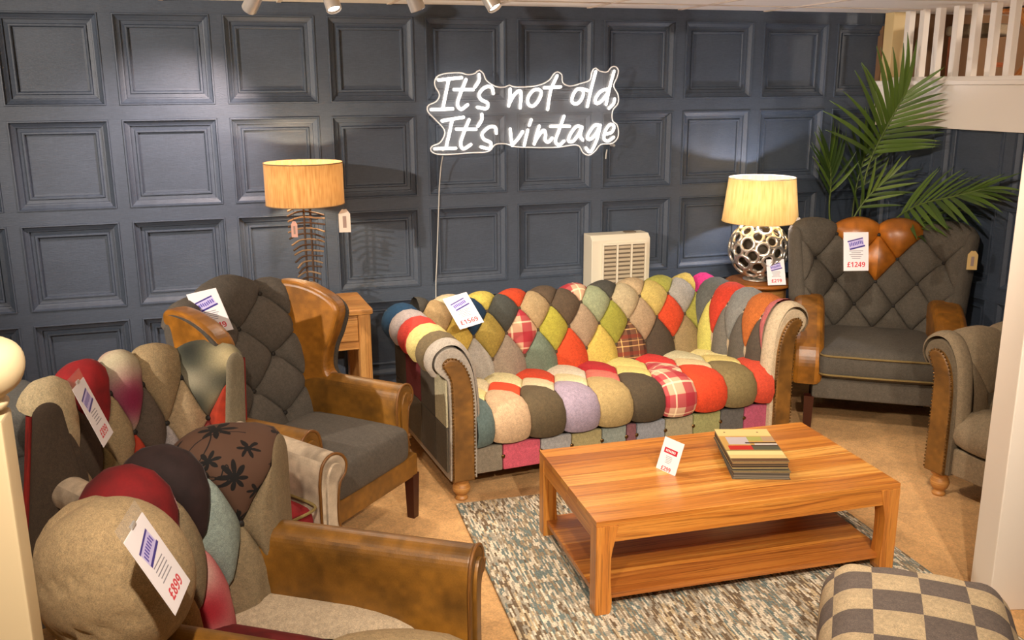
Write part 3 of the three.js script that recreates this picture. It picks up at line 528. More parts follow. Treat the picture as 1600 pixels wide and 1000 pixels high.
// ---- middle patchwork armchair
const taupeVelvet = velvet('#d6c4ac');
{
  const c = thing('patchwork_armchair', 'patchwork tub armchair with taupe velvet arm, red piping and red seat, between two armchairs', 'armchair', [0.835, 0, 2.11], rad(35));
  const b = tubBack({ plan: [[-0.27, -0.20], [-0.255, -0.25], [-0.18, -0.30], [0, -0.315], [0.18, -0.30], [0.255, -0.25], [0.27, -0.20]], zc: 0.0, y0: 0.42, yb: 0.14, r: 0.05, tb: 0.27, tbFar: 0.11, lean: () => 0.06, top: (u) => 0.97 - 0.03 * (2 * u - 1) ** 2, range: [-5, 5, -0.6, 3.2], j1: 2, par: 1, amp: 0.036, dent: 0.02, capBulge: 0.02 });
  const P = { tan: cloth('#9a8562'), brown: cloth('#4a3d30'), red: velvet('#8f1016'), plum: mohairPlum, grey: mohairGrey, char: cloth('#5a4e42'), orange: velvet('#b93a1a'), lil: cloth('#a79f9c'), khaki: cloth('#8a7a50'), sand: cloth('#b39c78'), rose: velvet('#8e2f2a'), olive: cloth('#6f6242'), cream: cloth('#c4b28c') };
  const rows = [['tan', 'khaki', 'orange', 'lil', 'rose'], ['brown', 'brown', 'tan', 'char', 'sand', 'orange'], ['cream', 'red', 'plum', 'tan', 'grey']];
  placePatches(c, b.t, (q) => P[rows[q.row][q.col % rows[q.row].length]], darkButton);
  mesh('outer_back', b.outer, greyTweed, c);
  b.ends.forEach((g, i) => mesh('wing_edge', g, i ? cloth('#8a8068') : cloth('#4a3d30'), c));
  for (const u of [0.015, 0.985]) { const pts = []; for (let k = 0; k <= 14; k++) { const e = b.pt(u, b.len(u)).p, g = b.st(u), f = g.p.clone().addScaledVector(g.out, u < 0.5 ? 0.27 : 0.11).setY(0.14); pts.push(e.lerp(f, k / 14).addScaledVector(g.out, 0.006)); } mesh('piping', tube(pts, 0.011, 30, 8), velvet('#9c2018'), c); }
  for (const s of [-1, 1]) {
    scrollArm(c, s, { xi: 0.275, w: 0.085, y0: 0.36, ya: 0.665, z0: -0.32, z1: 0.36, yb: 0.12, mat: taupeVelvet, front: taupeVelvet, trim: oldLeather });
    for (const z of [-0.3, 0.34]) mesh('leg', taperLeg(0.05, 0.13, 0.75), mahogany, c).position.set(s * 0.31, 0, z);
  }
  mesh('seat_base', box(0.6, 0.18, 0.76, 0, 0.22, -0.03, 0.012), greyTweed, c);
  const cu = mesh('seat_cushion', cushion(0.535, 0.16, 0.72, 0.06, 0.02), velvet('#a01620'), c); cu.position.set(0, 0.415, 0.01);
  mesh('piping', tube([[-0.24, 0.40, 0.372], [0, 0.40, 0.378], [0.24, 0.40, 0.372], [0.262, 0.40, 0.35], [0.27, 0.40, 0.1]], 0.006, 40, 6), cloth('#a08a50'), cu).position.set(0, -0.33, -0.01);
}
// ---- foreground patchwork armchair with leather arms
{
  const c = thing('patchwork_leather_armchair', 'foreground patchwork armchair with plum, red and floral patches and brown leather arms', 'armchair', [1.15, 0, 3.135], rad(57));
  const b = tubBack({ plan: [[-0.255, -0.24], [-0.24, -0.28], [-0.17, -0.318], [0, -0.33], [0.155, -0.318], [0.22, -0.28], [0.235, -0.24]], zc: 0.0, y0: 0.42, yb: 0.14, r: 0.09, tb: 0.23, lean: () => 0.05, top: (u) => 0.95 - 0.02 * (2 * u - 1) ** 2, range: [-4, 4, -0.6, 3.3], j1: 2, par: 0, amp: 0.046, capBulge: 0.04, capBulgeFar: 0.02, pow: 0.4 });
  const P = { beige: cloth('#a8906a'), red: velvet('#7d0c12'), plum: velvet('#3a2626'), floral, blue: cloth('#9aa89e'), mo: mohairRed, tweed: cloth('#8c7a5c'), tan: cloth('#9a7440'), char: cloth('#2c2924'), aqua: cloth('#6f9490') };
  const rows = [['aqua', 'tan', 'mo', 'tweed'], ['beige', 'tweed', 'tweed', 'blue', 'tweed'], ['beige', 'red', 'plum', 'floral']];
  placePatches(c, b.t, (q) => P[rows[q.row][q.col % rows[q.row].length]], darkButton);
  mesh('outer_back', b.outer, greyTweed, c);
  b.ends.forEach((g, i) => mesh('wing_edge', g, i ? cloth('#8c7a5c') : cloth('#a8906a'), c));
  { // fat rolled end of the near wing, with two pulled folds
    let g = new THREE.SphereGeometry(1, 48, 32); const p = g.attributes.position;
    for (let i = 0; i < p.count; i++) { let x = p.getX(i), y = p.getY(i), z = p.getZ(i); const sx = Math.sign(x) * Math.pow(Math.abs(x), 0.8); let k = 1; for (const [fy, fz] of [[0.25, -0.3], [-0.3, 0.1]]) { const d = (y - fy) - 0.35 * (z - fz); k -= 0.07 * Math.exp(-d * d / 0.002) * Math.max(0, -x); } p.setXYZ(i, sx * 0.155 * k, y * 0.195 * k, z * 0.185 * k); }
    g.computeVertexNormals(); g = boxUV(g); const m = mesh('rolled_wing_end', g, cloth('#a8906a'), c); m.position.set(-0.345, 0.83, -0.315);
  }
  for (const s of [-1, 1]) {
    scrollArm(c, s, { xi: 0.225, w: 0.085, y0: 0.36, ya: 0.685, z0: -0.28, z1: 0.37, yb: 0.12, mat: tanLeather, front: tanLeather, trim: oldLeather, curl: true });
    for (const z of [-0.3, 0.36]) mesh('leg', taperLeg(0.05, 0.13, 0.75), mahogany, c).position.set(s * 0.31, 0, z);
  }
  mesh('seat_base', box(0.48, 0.18, 0.74, 0, 0.22, -0.02, 0.012), velvet('#7d0c12'), c);
  const cols = [velvet('#8f1016'), cloth('#a8906a'), cloth('#8c7a5c'), velvet('#7d0c12'), cloth('#b9a68a'), velvet('#8f1016'), cloth('#8c7a5c'), velvet('#8f1016')];
  const st = tuft({ amin: -2, amax: 2, bmin: -0.8, bmax: 2.4, j0: 0, j1: 1, par: 0, amp: 0.05, ua: 0.14, ub: 0.2, map: (a, b) => { const t = (b + 0.8) / 3.2, z = lerp(0.43, -0.36, t), e = Math.max(0, 1 - t / 0.12); return { p: V(a * 0.112, 0.43 - 0.10 * e * e, z), n: V(0, 1 - 0.7 * e, 0.9 * e).normalize() }; } });
  st.cells.forEach((q, i) => mesh('seat_patch', q.geo, cols[i % 8], c));
}
// ---- wide grey wing chair with a tan leather diamond
{
  const c = thing('wide_wing_armchair', 'wide grey buttoned wing armchair with tan leather diamond inset and leather arms', 'armchair', [4.66, 0, 0.98], rad(-34));
  const b = tubBack({ plan: [[-0.385, -0.10], [-0.33, -0.18], [-0.22, -0.235], [0, -0.255], [0.22, -0.235], [0.33, -0.18], [0.385, -0.10]], zc: 0.25, y0: 0.42, yb: 0.2, r: 0.045, tb: 0.10, lean: () => 0.085, top: () => 1.12, range: [-4, 4, -0.5, 5.0], j1: 4, par: 0, amp: 0.045, dent: 0.022, capBulge: 0.03 });
  const g = [], lm = leather('#b06a20', 0.32);
  for (const q of b.t.cells) { const inDiamond = (q.cj >= 3 && Math.abs(q.ci) <= (q.cj === 4 ? 1 : 0)); if (inDiamond) mesh('leather_diamond', q.geo, lm, c).userData.label = 'glossy tan leather diamond inset'; else g.push(q.geo); }
  mesh('tufted_back', merge(g), cloth('#5c554a'), c); addButtons(b.t.buttons, darkButton, c);
  mesh('outer_back', b.outer, greyTweedDark, c); b.ends.forEach((e) => mesh('wing_edge', e, cloth('#5c554a'), c));
  for (const s of [-1, 1]) {
    // sloping leather arm with a rounded top
    const side = smooth2([[-0.30, 0.30], [-0.32, 0.66], [-0.20, 0.71], [0.0, 0.68], [0.2, 0.60], [0.33, 0.52], [0.37, 0.42], [0.36, 0.30]], 40);
    const ag = extrude(side, 0.09, 0.045, [], 4); ag.rotateY(-Math.PI / 2); ag.translate(0.045, 0, 0); const m = mesh('arm', ag, tanBright, c); m.position.set(s * 0.385, 0, 0.03);
    mesh('leg', taperLeg(0.055, 0.22, 0.75), mahogany, c).position.set(s * 0.36, 0, 0.34); mesh('leg', taperLeg(0.055, 0.22, 0.75), mahogany, c).position.set(s * 0.32, 0, -0.3);
  }
  mesh('seat_base', box(0.70, 0.13, 0.66, 0, 0.275, 0.04, 0.02), cloth('#5c554a'), c);
  const cu = mesh('seat_cushion', cushion(0.66, 0.17, 0.68, 0.06, 0.02), cloth('#565046'), c); cu.position.set(0, 0.425, 0.08);
  for (const y of [0.055, -0.055]) { const pp = smooth2([[-0.36, -0.3], [-0.37, 0.2], [-0.345, 0.325], [-0.2, 0.342], [0.2, 0.342], [0.345, 0.325], [0.37, 0.2], [0.36, -0.3]], 40); mesh('piping', tube(pp.map(q => [q[0] * 0.88, y, q[1]]), 0.006, 80, 6), cloth('#8a7444'), cu); }
}
// ---- patchwork sofa
const SC = {}; const sc = (h) => SC[h] || (SC[h] = cloth(h));
{
  const sofa = thing('patchwork_sofa', 'multicoloured patchwork buttoned sofa with brown leather arm facings', 'sofa', [2.915, 0, 0.80], rad(4.5));
  const back = [
    ['#b9b58a', '#b5b0a6', '#9a8a78', '#717f6c', '#cf4a22', '#cdb458', 'T', '#4a3e30', '#8f7a54', '#d0c08a', '#b8b060'],
    ['#b04438', '#c9ac4e', '#a08a3f', 'P', '#b0a83f', '#a58e72', '#98963a', '#a89070', '#c8441f', '#96923f', '#c8b888'],
    ['#b09468', '#163654', '#484a44', '#b39a70', '#5c4c3a', '#98a07c', '#b8a884', '#c0aa60', '#9c988e', '#d0c288', '#90908a'],
    ['#4a463e', '#c8b896', '#cbb856', '#c8441f', '#5c4c3a', 'P', '#46443c', '#b8a07a', '#9c9a44', '#c4ae5c', '#8e8c88', '#d2c496'],
    ['#77706a', '#c8b896', '#cbb856', '#b8a07a', '#c8441f', '#5c4c3a', '#a0aa88', '#44443c', '#c4b48a', '#a4a050', '#c4ae5c', '#9a9690'],
  ];
  const seat = [
    ['#5f706c', '#cbab86', '#5c4e36', '#a696a6', '#b39a66', '#4e4230', 'P', '#d2431e', '#7e6e46', '#c4442a', '#c8b080'],
    ['#e4d08e', '#dd4a24', '#dcc8a0', '#e0d0a0', '#d27060', '#dcc878', 'P', '#d8c090', '#d8c478', '#8a7a54', '#c8b080'],
    ['#b09a6a', '#d8c8a0', '#dccf9c', '#cf4424', '#dcd0b8', '#b4202a', '#d8c878', '#d2322a', '#d0c8a0', '#e0d090', '#c8b080'],
    ['#c8b888', '#cfc8a8', '#d0c498', '#c2492c', '#d8cfc0', '#1c4868', '#d8c08c', '#cc3a2c', '#bfc0a0', '#d8cf98', '#c8b080'],
  ];
  const armL = [['#8a7a58', '#b8a880', '#b04438', '#c2b49a', '#8a8a80', '#b09468'], ['#6d5e42', '#d8c47c', '#c83c30', '#b8aeac', '#20496c', '#cdbd92']];
  const armR = [['#50463a', '#5c564c', '#6f6a60', '#c9c264', '#d8c678', '#d8c678'], ['#c06a68', '#b8652a', '#80807a', '#c43a22', '#5c5e58', '#cf2f78']];
  const pick = (rows, row, col) => { const v = rows[Math.min(row, rows.length - 1)]; const h = v[col % v.length]; return h === 'P' ? redPlaid : h === 'T' ? brownTartan : sc(h); };
  const btn = cloth('#5a4c3a');
  const sets = { back, seat, arm_left: armL, arm_right: armR };
  chesterfield(sofa, {
    W: 2.06, D: 1.02, H: 0.79, ai: 0.86, amp: 0.036, backCols: 9, backJ1: 3, backPar: 1, seatCols: 9, seatJ1: 2, seatPar: 0, seatPow: 0.3, armCols: 10, armJ1: 1, seatY: 0.44, base: 0.115,
    place: (root, part, t) => placePatches(root, t, (q) => pick(sets[part], q.row, q.col), part === 'seat' ? null : btn),
    outer: sc('#5c5244'), sideMat: (s) => sc(s > 0 ? '#c6b394' : '#b3a99b'), bandL: sc('#b3a99b'), bandR: sc('#c6b394'), facing: leather('#7a5420', 0.55), foot: oak,
    sidePatches: (root, s, x, zb, zf) => [['#c0b896', 0.30, 0.48], ['#4c4438', 0.06, 0.30], ['#6e2028', -0.22, 0.06], ['#4c4438', -0.44, -0.22]].forEach(([h, z0, z1], i) => { for (const [y0, y1, hh] of [[0.15, 0.38, i % 2 ? h : '#5a5244'], [0.38, 0.62, h]]) mesh('patch', box(0.012, y1 - y0 - 0.004, z1 - z0 - 0.004, s * (x + 0.004), (y0 + y1) / 2, (z0 + z1) / 2, 0.005), sc(hh), root); }),
    rail: (root, ai, base, zf) => {
      const cols = ['#77694e', '#c8284a', '#94918e', '#9a8a4a', '#7c867a', '#6e1c2c', '#80848a', '#968a60', '#8c8a3e', '#352d24', '#a8144e'], w = [0.15, 0.20, 0.17, 0.17, 0.14, 0.06, 0.17, 0.17, 0.17, 0.15, 0.15]; const tot = w.reduce((a, b) => a + b); let x = -ai;
      cols.forEach((h, i) => { const ww = w[i] / tot * ai * 2; mesh('rail_patch', box(ww - 0.003, 0.135, 0.03, x + ww / 2, base + 0.07, zf - 0.055, 0.008), sc('#' + new THREE.Color(h).lerp(new THREE.Color(0xffffff), 0.08).getHexString()), root); if (i) { const b = mesh('button', buttonG, brass, root); b.position.set(x, base + 0.075, zf - 0.040); b.rotation.x = Math.PI / 2; } x += ww; });
    },
  });
}
// ---- beige tweed armchair at the right
{
  const c = thing('tweed_armchair', 'beige tweed buttoned armchair with wooden arm facing beside the cream pillar', 'armchair', [4.73, 0, 2.33], rad(-82));
  const m = cloth('#8d7c62'), btn = cloth('#5f5240');
  chesterfield(c, { W: 1.06, D: 0.92, H: 0.79, ai: 0.31, amp: 0.03, backCols: 3, backJ1: 2, seatCols: 2, seatJ1: 0, armCols: 5, armJ1: 1, seatY: 0.43, base: 0.13, place: (root, part, t) => placeSingle(root, 'tufted_' + part.split('_')[0], t, m, btn), outer: m, sideMat: () => cloth('#6d604c'), bandL: m, bandR: m, facing: leather('#7a5420', 0.55), foot: oak, rail: (root, ai, base, zf) => mesh('front_rail', box(ai * 2, 0.135, 0.03, 0, base + 0.07, zf - 0.045, 0.012), m, root) });
}
// ---------------------------------------------------------------- rug, coffee table, pouf
{
  const pal = [[208, 194, 164], [180, 164, 134], [144, 128, 104], [112, 124, 118], [214, 202, 178], [160, 152, 134], [112, 94, 72], [190, 170, 134], [220, 210, 188], [196, 182, 154]];
  const nA = noiseGrid(256, 91), nB = noiseGrid(64, 92), nC = noiseGrid(256, 93);
  const W = 1.76, L = 2.3;
  const t = dataTex(1024, 1280, (u, v, x, y) => { const yarn = Math.floor(u * 230), seg = v * 75 + nA(yarn + 0.5, 3.5) * 37; const h = nA(yarn * 1.0 + 0.5, Math.floor(seg) + 0.5), s = nB(u * 24, v * 4) - 0.5; const k = clamp(Math.floor((h * 0.82 + 0.09 + s * 0.5) * pal.length), 0, pal.length - 1), c = pal[k], f = 0.86 + 0.28 * nC(u * 500, v * 640); return c.map(q => q * f); }, 1, 1);
  const bt = dataTex(512, 640, (u, v) => { const k = 255 * (0.5 * (0.5 + 0.5 * Math.sin(u * 150 * Math.PI * 2)) * (0.5 + 0.5 * Math.sin(v * 180 * Math.PI * 2)) + 0.5 * nC(u * 400, v * 500)); return [k, k, k]; }, 1, 1, false);
  const g = box(W, 0.014, L, 0, 0.007, 0, 0.005), p = g.attributes.position, uv = g.attributes.uv; for (let i = 0; i < p.count; i++) uv.setXY(i, p.getX(i) / W + 0.5, p.getZ(i) / L + 0.5);
  const r = mesh('rug', g, std({ map: t, bumpMap: bt, bumpScale: 0.006, roughness: 1 })); r.position.set(2.80, 0.001, 2.60); r.rotation.y = rad(-3); tag(r, 'flecked cream, grey and teal woven rug under the coffee table', 'rug');
}
const TABLE_Y = 0.385 + 0.015;
{
  const t = thing('coffee_table', 'orange acacia wood coffee table with lower shelf on the rug', 'coffee table', [2.905, 0.0155, 2.19], rad(-2.5));
  const L = 1.30, D = 0.735, H = 0.385, r = rng(12);
  const bw = [0.085, 0.10, 0.12, 0.095, 0.11, 0.105, 0.12]; const tot = bw.reduce((a, b) => a + b); let z = -D / 2;
  bw.forEach((b, i) => { const w = b / tot * D; const g = box(L, 0.022, w - 0.0012, 0, H - 0.011, z + w / 2, 0.0012); const uv = g.attributes.uv; const du = 0.67 + r() * 0.24, dv = 0.07 + r() * 0.14 - (z + w / 2); for (let k = 0; k < uv.count; k++) uv.setXY(k, uv.getX(k) + du, uv.getY(k) + dv); mesh('plank', g, acacia[[0, 2, 0, 1, 0, 1, 0][i]], t); z += w; });
  for (const s of [-1, 1]) { { const ag = box(L - 0.13, 0.068, 0.022, 0, H - 0.022 - 0.034, s * (D / 2 - 0.013), 0.002), au = ag.attributes.uv; for (let k = 0; k < au.count; k++) au.setXY(k, au.getX(k) + 0.7, au.getY(k) - 0.25); mesh('apron', ag, acacia[0], t); }; mesh('apron', box(0.022, 0.068, D - 0.13, s * (L / 2 - 0.013), H - 0.056, 0, 0.002), acacia[0], t); }
  for (const sx of [-1, 1]) for (const sz of [-1, 1]) {
    const g = extrude(smooth2([[0, 0], [0.058, 0], [0.060, 0.15], [0.062, 0.24], [0.072, H - 0.095], [0.088, H - 0.0225]], 24).concat([[0, H - 0.0225]]).map(q => [q[0] - 0.0, q[1]]), 0.062, 0.002);
    const uv = g.attributes.uv; for (let k = 0; k < uv.count; k++) uv.setXY(k, uv.getY(k) + sx, uv.getX(k) * 0.8 + sz * 0.3);
    const m = mesh('leg', g, acacia[0], t); if (sx < 0 && sz > 0) { m.position.set(-L / 2, 0, D / 2 - 0.062); } else if (sx > 0 && sz > 0) { m.rotation.y = Math.PI; m.position.set(L / 2, 0, D / 2); } else if (sx < 0) { m.position.set(-L / 2, 0, -D / 2); } else { m.rotation.y = Math.PI; m.position.set(L / 2, 0, -D / 2 + 0.062); }
  }
  z = -D / 2 + 0.02;
  for (let i = 0; i < 5; i++) { const w = (D - 0.04) / 5; const g = box(L - 0.03, 0.022, w - 0.0012, 0, 0.062, z + w / 2, 0.001); const uv = g.attributes.uv; const du = 0.67 + r() * 0.24, dv = 0.09 + r() * 0.10 - (z + w / 2); for (let k = 0; k < uv.count; k++) uv.setXY(k, uv.getX(k) + du, uv.getY(k) + dv); mesh('shelf_plank', g, acacia[i % 2 ? 0 : 2], t); z += w; }
}
{ // swatch books
  const cover = canvasTex(256, 384, (x, w, h) => { x.fillStyle = '#b98f4a'; x.fillRect(0, 0, w, h); const b = (c, X, Y, W, H) => { x.fillStyle = c; x.fillRect(X, Y, W, H); }; b('#d8b878', 0, 0, w, 88); b('#b0a6a8', 30, 100, 100, 90); b('#9a9a52', 130, 95, 70, 55); b('#a58a6a', 200, 95, 56, 60); b('#3a2418', 110, 165, 146, 14); b('#c8c0b8', 150, 180, 106, 16); b('#3c2c22', 130, 196, 126, 16); b('#b02018', 20, 204, 110, 50); b('#4a4a3a', 130, 212, 126, 42); b('#8a7a48', 0, 254, w, 14); b('#dcc688', 0, 268, w, 44); b('#c8b074', 0, 312, w, 40); b('#5a3c22', 0, 352, w, 32); x.fillStyle = '#4a3820'; for (const X of [40, 200]) { x.beginPath(); x.arc(X, 40, 5, 0, 7); x.fill(); } });
  const mk = (w, h, d, y, turn, name, label, pageA, coverMat, dx, dz) => { const t = thing(name, label, 'swatch book', [3.085 + dx, y, 2.20 + dz], turn); mesh('pages', box(w - 0.008, h - 0.006, d - 0.008, 0, h / 2, 0, 0.001), pageA, t); mesh('back_cover', box(w, 0.003, d, 0, 0.0015, 0, 0.001), cloth('#5a5446'), t); const c = mesh('front_cover', box(w, 0.004, d, 0, h - 0.002, 0, 0.0012), cloth('#8a7850'), t); return t; };
  const pages = (seed, cols) => { const n = rng(seed), rows = Array.from({ length: 16 }, () => cols[Math.floor(n() * cols.length)]); const t = dataTex(8, 64, (u, v) => rows[Math.floor(v * 16)], 0.1, 0.06); return std({ map: t, roughness: 0.95 }); };
  mk(0.235, 0.035, 0.37, TABLE_Y, rad(-20), 'swatch_book', 'lower grey fabric swatch book on the coffee table', pages(3, [[120, 112, 96], [70, 64, 54], [150, 140, 120], [96, 90, 80]]), null, 0.004, 0.006);
  const top = mk(0.235, 0.04, 0.37, TABLE_Y + 0.0355, rad(-18), 'swatch_book', 'upper swatch book with colour-block cover on the coffee table', pages(5, [[60, 44, 30], [196, 172, 112], [110, 90, 60], [40, 32, 26], [150, 120, 80]]), null, -0.004, -0.006);
  const pr = mesh('cover_print', new THREE.PlaneGeometry(0.231, 0.366).rotateX(-Math.PI / 2), std({ map: cover, roughness: 0.6 }), top); pr.position.y = 0.0405;
}
{ // checked pouf
  const t = thing('checked_pouf', 'cream and grey checked fabric pouf in the foreground right', 'pouf', [2.87, 0.0155, 3.48], rad(-37));
  const w = 0.54, h = 0.44, d = 0.60, R = 0.09, crown = 0.035;
  const def = (X, Y, Z) => { const qx = clamp(X, -w / 2 + R, w / 2 - R), qy = Math.min(Y, h - R), qz = clamp(Z, -d / 2 + R, d / 2 - R); const dx = X - qx, dy = Y - qy, dz = Z - qz, l = Math.hypot(dx, dy, dz); let p = V(X, Y, Z); if (l > 1e-6) { const m = Math.max(Math.abs(dx), Math.abs(dy), Math.abs(dz)); p.set(qx + dx / l * m, qy + dy / l * m, qz + dz / l * m); } const ux = 2 * p.x / w, uz = 2 * p.z / d; p.y += crown * Math.max(0, 1 - ux * ux) * Math.max(0, 1 - uz * uz) * (p.y / h); const bul = 1 + 0.05 * Math.sin(Math.PI * clamp(Y / h, 0, 1)); p.x *= bul; p.z *= bul; return p; };
  const A = cloth('#c2ac88'), B = cloth('#6c6058'), nx = 4, nz = 5, ny = 3, n = 8;
  const patch = (fn, m) => { const g = sheet((u, v) => { const p = fn(u, v); return p; }, n, n, 0.12, 0.12); mesh('check_patch', g, m, t); };
  const e = 0.0;
  for (let i = 0; i < nx; i++) for (let k = 0; k < nz; k++) patch((u, v) => { const q = def((i + u) / nx * w - w / 2, h, (k + 1 - v) / nz * d - d / 2); q.y += 0.006 * Math.sin(Math.PI * u) * Math.sin(Math.PI * v); return q; }, (i + k) % 2 ? B : A);
  for (let j = 0; j < ny; j++) {
    for (let i = 0; i < nx; i++) { patch((u, v) => def((i + u) / nx * w - w / 2, (j + v) / ny * h, d / 2), (i + nz + (ny - j - 1)) % 2 ? B : A); patch((u, v) => def((i + 1 - u) / nx * w - w / 2, (j + v) / ny * h, -d / 2), (i + (ny - j)) % 2 ? B : A); }
    for (let k = 0; k < nz; k++) { patch((u, v) => def(-w / 2, (j + v) / ny * h, (k + u) / nz * d - d / 2), (k + (ny - j)) % 2 ? B : A); patch((u, v) => def(w / 2, (j + v) / ny * h, (k + 1 - u) / nz * d - d / 2), (k + nx + (ny - j - 1)) % 2 ? B : A); }
  }
  const foot = lathe([[0, 0], [0.02, 0], [0.024, 0.012], [0.024, 0.03], [0, 0.03]], 14);
}
// ---------------------------------------------------------------- side tables, heater
{
  const t = thing('oak_side_table', 'oak side table with drawer under the drum lamp', 'side table', [1.50, 0, 0.30], rad(2));
  const W = 0.50, D = 0.46, H = 0.795;
  mesh('table_top', box(W, 0.03, D, 0, H - 0.015, 0, 0.006), oak, t);
  for (const sx of [-1, 1]) for (const sz of [-1, 1]) mesh('leg', box(0.065, H - 0.03, 0.065, sx * (W / 2 - 0.045), (H - 0.03) / 2, sz * (D / 2 - 0.045), 0.004, true), oak, t);
  mesh('carcass', box(W - 0.14, 0.20, D - 0.06, 0, H - 0.13, -0.01, 0.002), oak, t);
  mesh('side_panel', box(0.02, 0.20, D - 0.14, W / 2 - 0.035, H - 0.13, 0, 0.002), oak, t); mesh('side_panel', box(0.02, 0.20, D - 0.14, -W / 2 + 0.035, H - 0.13, 0, 0.002), oak, t);
  const dr = mesh('drawer', box(W - 0.16, 0.13, 0.02, 0, H - 0.115, D / 2 - 0.035, 0.004), oak, t); mesh('knob', new THREE.SphereGeometry(0.014, 12, 8).translate(0, H - 0.115, D / 2 - 0.015), brass, dr);
  mesh('lower_shelf', box(W - 0.07, 0.02, D - 0.07, 0, 0.16, 0, 0.003), oak, t);
}
{
  const t = thing('round_side_table', 'round oak side table behind the right sofa arm', 'side table', [4.275, 0, 0.31]);
  mesh('table_top', lathe([[0, 0.745], [0.2, 0.745], [0.213, 0.738], [0.216, 0.728], [0.205, 0.715], [0, 0.714]], 40), woodMat(oakTex, 0.4, 0xe8c8a0), t);
  mesh('apron', lathe([[0.165, 0.714], [0.168, 0.65], [0.16, 0.645], [0.155, 0.714]], 36), oak, t);
  for (let k = 0; k < 4; k++) { const a = k * Math.PI / 2 + 0.6, l = mesh('leg', taperLeg(0.036, 0.70, 0.7), oak, t); l.position.set(Math.cos(a) * 0.145, 0, Math.sin(a) * 0.145); }
}
{
  const t = thing('convector_heater', 'cream convector heater with louvred grille behind the sofa', 'heater', [3.375, 0.30, 0.02]);
  const hm = paint(0xd8d0ba, 0.45), dk = paint(0x6d6150, 0.7);
  const W = 0.385, H = 0.76, D = 0.14;
  const sec = extrude([[0, 0], [D, 0], [D, H - 0.03], [D - 0.03, H], [0, H]], W, 0.004); sec.rotateY(-Math.PI / 2); sec.translate(W / 2, 0, 0); mesh('casing', sec, hm, t);
  mesh('grille_back', box(0.29, 0.25, 0.006, 0.018, H - 0.185, D + 0.003, 0.001), dk, t);
  for (let c = 0; c < 3; c++) for (let k = 0; k < 9; k++) { const s = mesh('louvre', box(0.082, 0.016, 0.010, 0.018 + (c - 1) * 0.096, H - 0.075 - k * 0.0265, D + 0.01, 0.002), paint(0xb4a58c, 0.6), t); }
  for (let c = 0; c < 4; c++) mesh('grille_bar', box(0.012, 0.26, 0.018, 0.018 + (c - 1.5) * 0.096, H - 0.185, D + 0.009, 0.003), hm, t);
  for (const y of [H - 0.055, H - 0.315]) mesh('grille_bar', box(0.30, 0.012, 0.018, 0.018, y, D + 0.009, 0.003), hm, t);
  mesh('control_cap', box(0.07, 0.01, 0.05, 0.09, H + 0.003, 0.06, 0.002), dk, t);
}
// ---------------------------------------------------------------- table lamps
function shadeMat(a, b, c, seed, tr) { const n = noiseGrid(64, seed); const t = dataTex(512, 128, (u, v) => { const k = clamp(0.5 * n(u * 256, v * 3) + 0.3 * n(u * 128 + 7, v * 5) + 0.2 * n(u * 64, v * 8), 0, 1); const m = (i) => k < 0.5 ? lerp(a[i], b[i], k * 2) : lerp(b[i], c[i], k * 2 - 1); return [m(0), m(1), m(2)]; }, 1, 1); return phys({ map: t, roughness: 1, transmission: tr, thickness: 0, side: THREE.DoubleSide }); }
function lampLight(t, y, col, cd, glow) {
  const b = mesh('bulb', lathe(smooth2([[0, -0.05], [0.014, -0.045], [0.016, -0.02], [0.03, 0.012], [0.028, 0.035], [0, 0.052]], 18), 16), std({ color: 0xffffff, emissive: col, emissiveIntensity: glow }), t); b.position.y = y;
  const l = new THREE.PointLight(col, cd, 0, 2); l.position.set(t.position.x, t.position.y + y + 0.005, t.position.z); l.castShadow = true; scene.add(l);
  mesh('lamp_holder', lathe([[0, -0.12], [0.016, -0.12], [0.018, -0.06], [0.014, -0.05], [0, -0.05]], 14), brass, t).position.y = y;
}
{
  const t = thing('fishbone_table_lamp', 'table lamp with tan drum shade and stacked driftwood rib base', 'lamp', [1.452, 0.796, 0.31]);
  const wood = std({ color: 0x4a3626, roughness: 0.7 }), pale = std({ color: 0x8a7256, roughness: 0.75 });
  mesh('lamp_foot', lathe([[0, 0], [0.075, 0], [0.078, 0.012], [0.06, 0.02], [0, 0.022]], 28), wood, t);
  for (const x of [-0.012, 0.022]) mesh('rod', new THREE.CylinderGeometry(0.006, 0.006, 0.56, 10).translate(x, 0.29, 0), wood, t);
  const r = rng(6);
  for (let k = 0; k < 17; k++) { const y = 0.06 + k * 0.03, w = lerp(0.045, 0.098, clamp(k / 12, 0, 1)), tilt = (r() - 0.5) * 0.12, g = tube([[-w, -0.014 - 0.01 * r(), 0.02], [-w * 0.5, 0, 0.008], [0, 0.004, 0.0], [w * 0.5, 0, 0.008], [w, -0.014 * r() * 1.4, 0.022]], 0.0055, 14, 6); const m = mesh('rib', g, k % 2 ? wood : pale, t); m.position.y = y; m.rotation.z = tilt; m.rotation.y = (r() - 0.5) * 0.5; }
  const sm = shadeMat([150, 108, 60], [176, 134, 82], [196, 158, 104], 61, 0.16);
  const sh = mesh('lamp_shade', new THREE.CylinderGeometry(0.208, 0.208, 0.222, 56, 1, true).translate(0, 0.665, 0), sm, t);
  for (const y of [0.555, 0.776]) mesh('shade_rim', new THREE.TorusGeometry(0.208, 0.003, 6, 56).rotateX(Math.PI / 2).translate(0, y, 0), pale, sh);
  for (let k = 0; k < 3; k++) mesh('shade_spider', new THREE.CylinderGeometry(0.002, 0.002, 0.2, 6).rotateZ(Math.PI / 2).translate(0.104, 0.575, 0).rotateY(k * 2.094), brass, sh);
  lampLight(t, 0.665, 0xffe4bd, 1.9, 6);
}
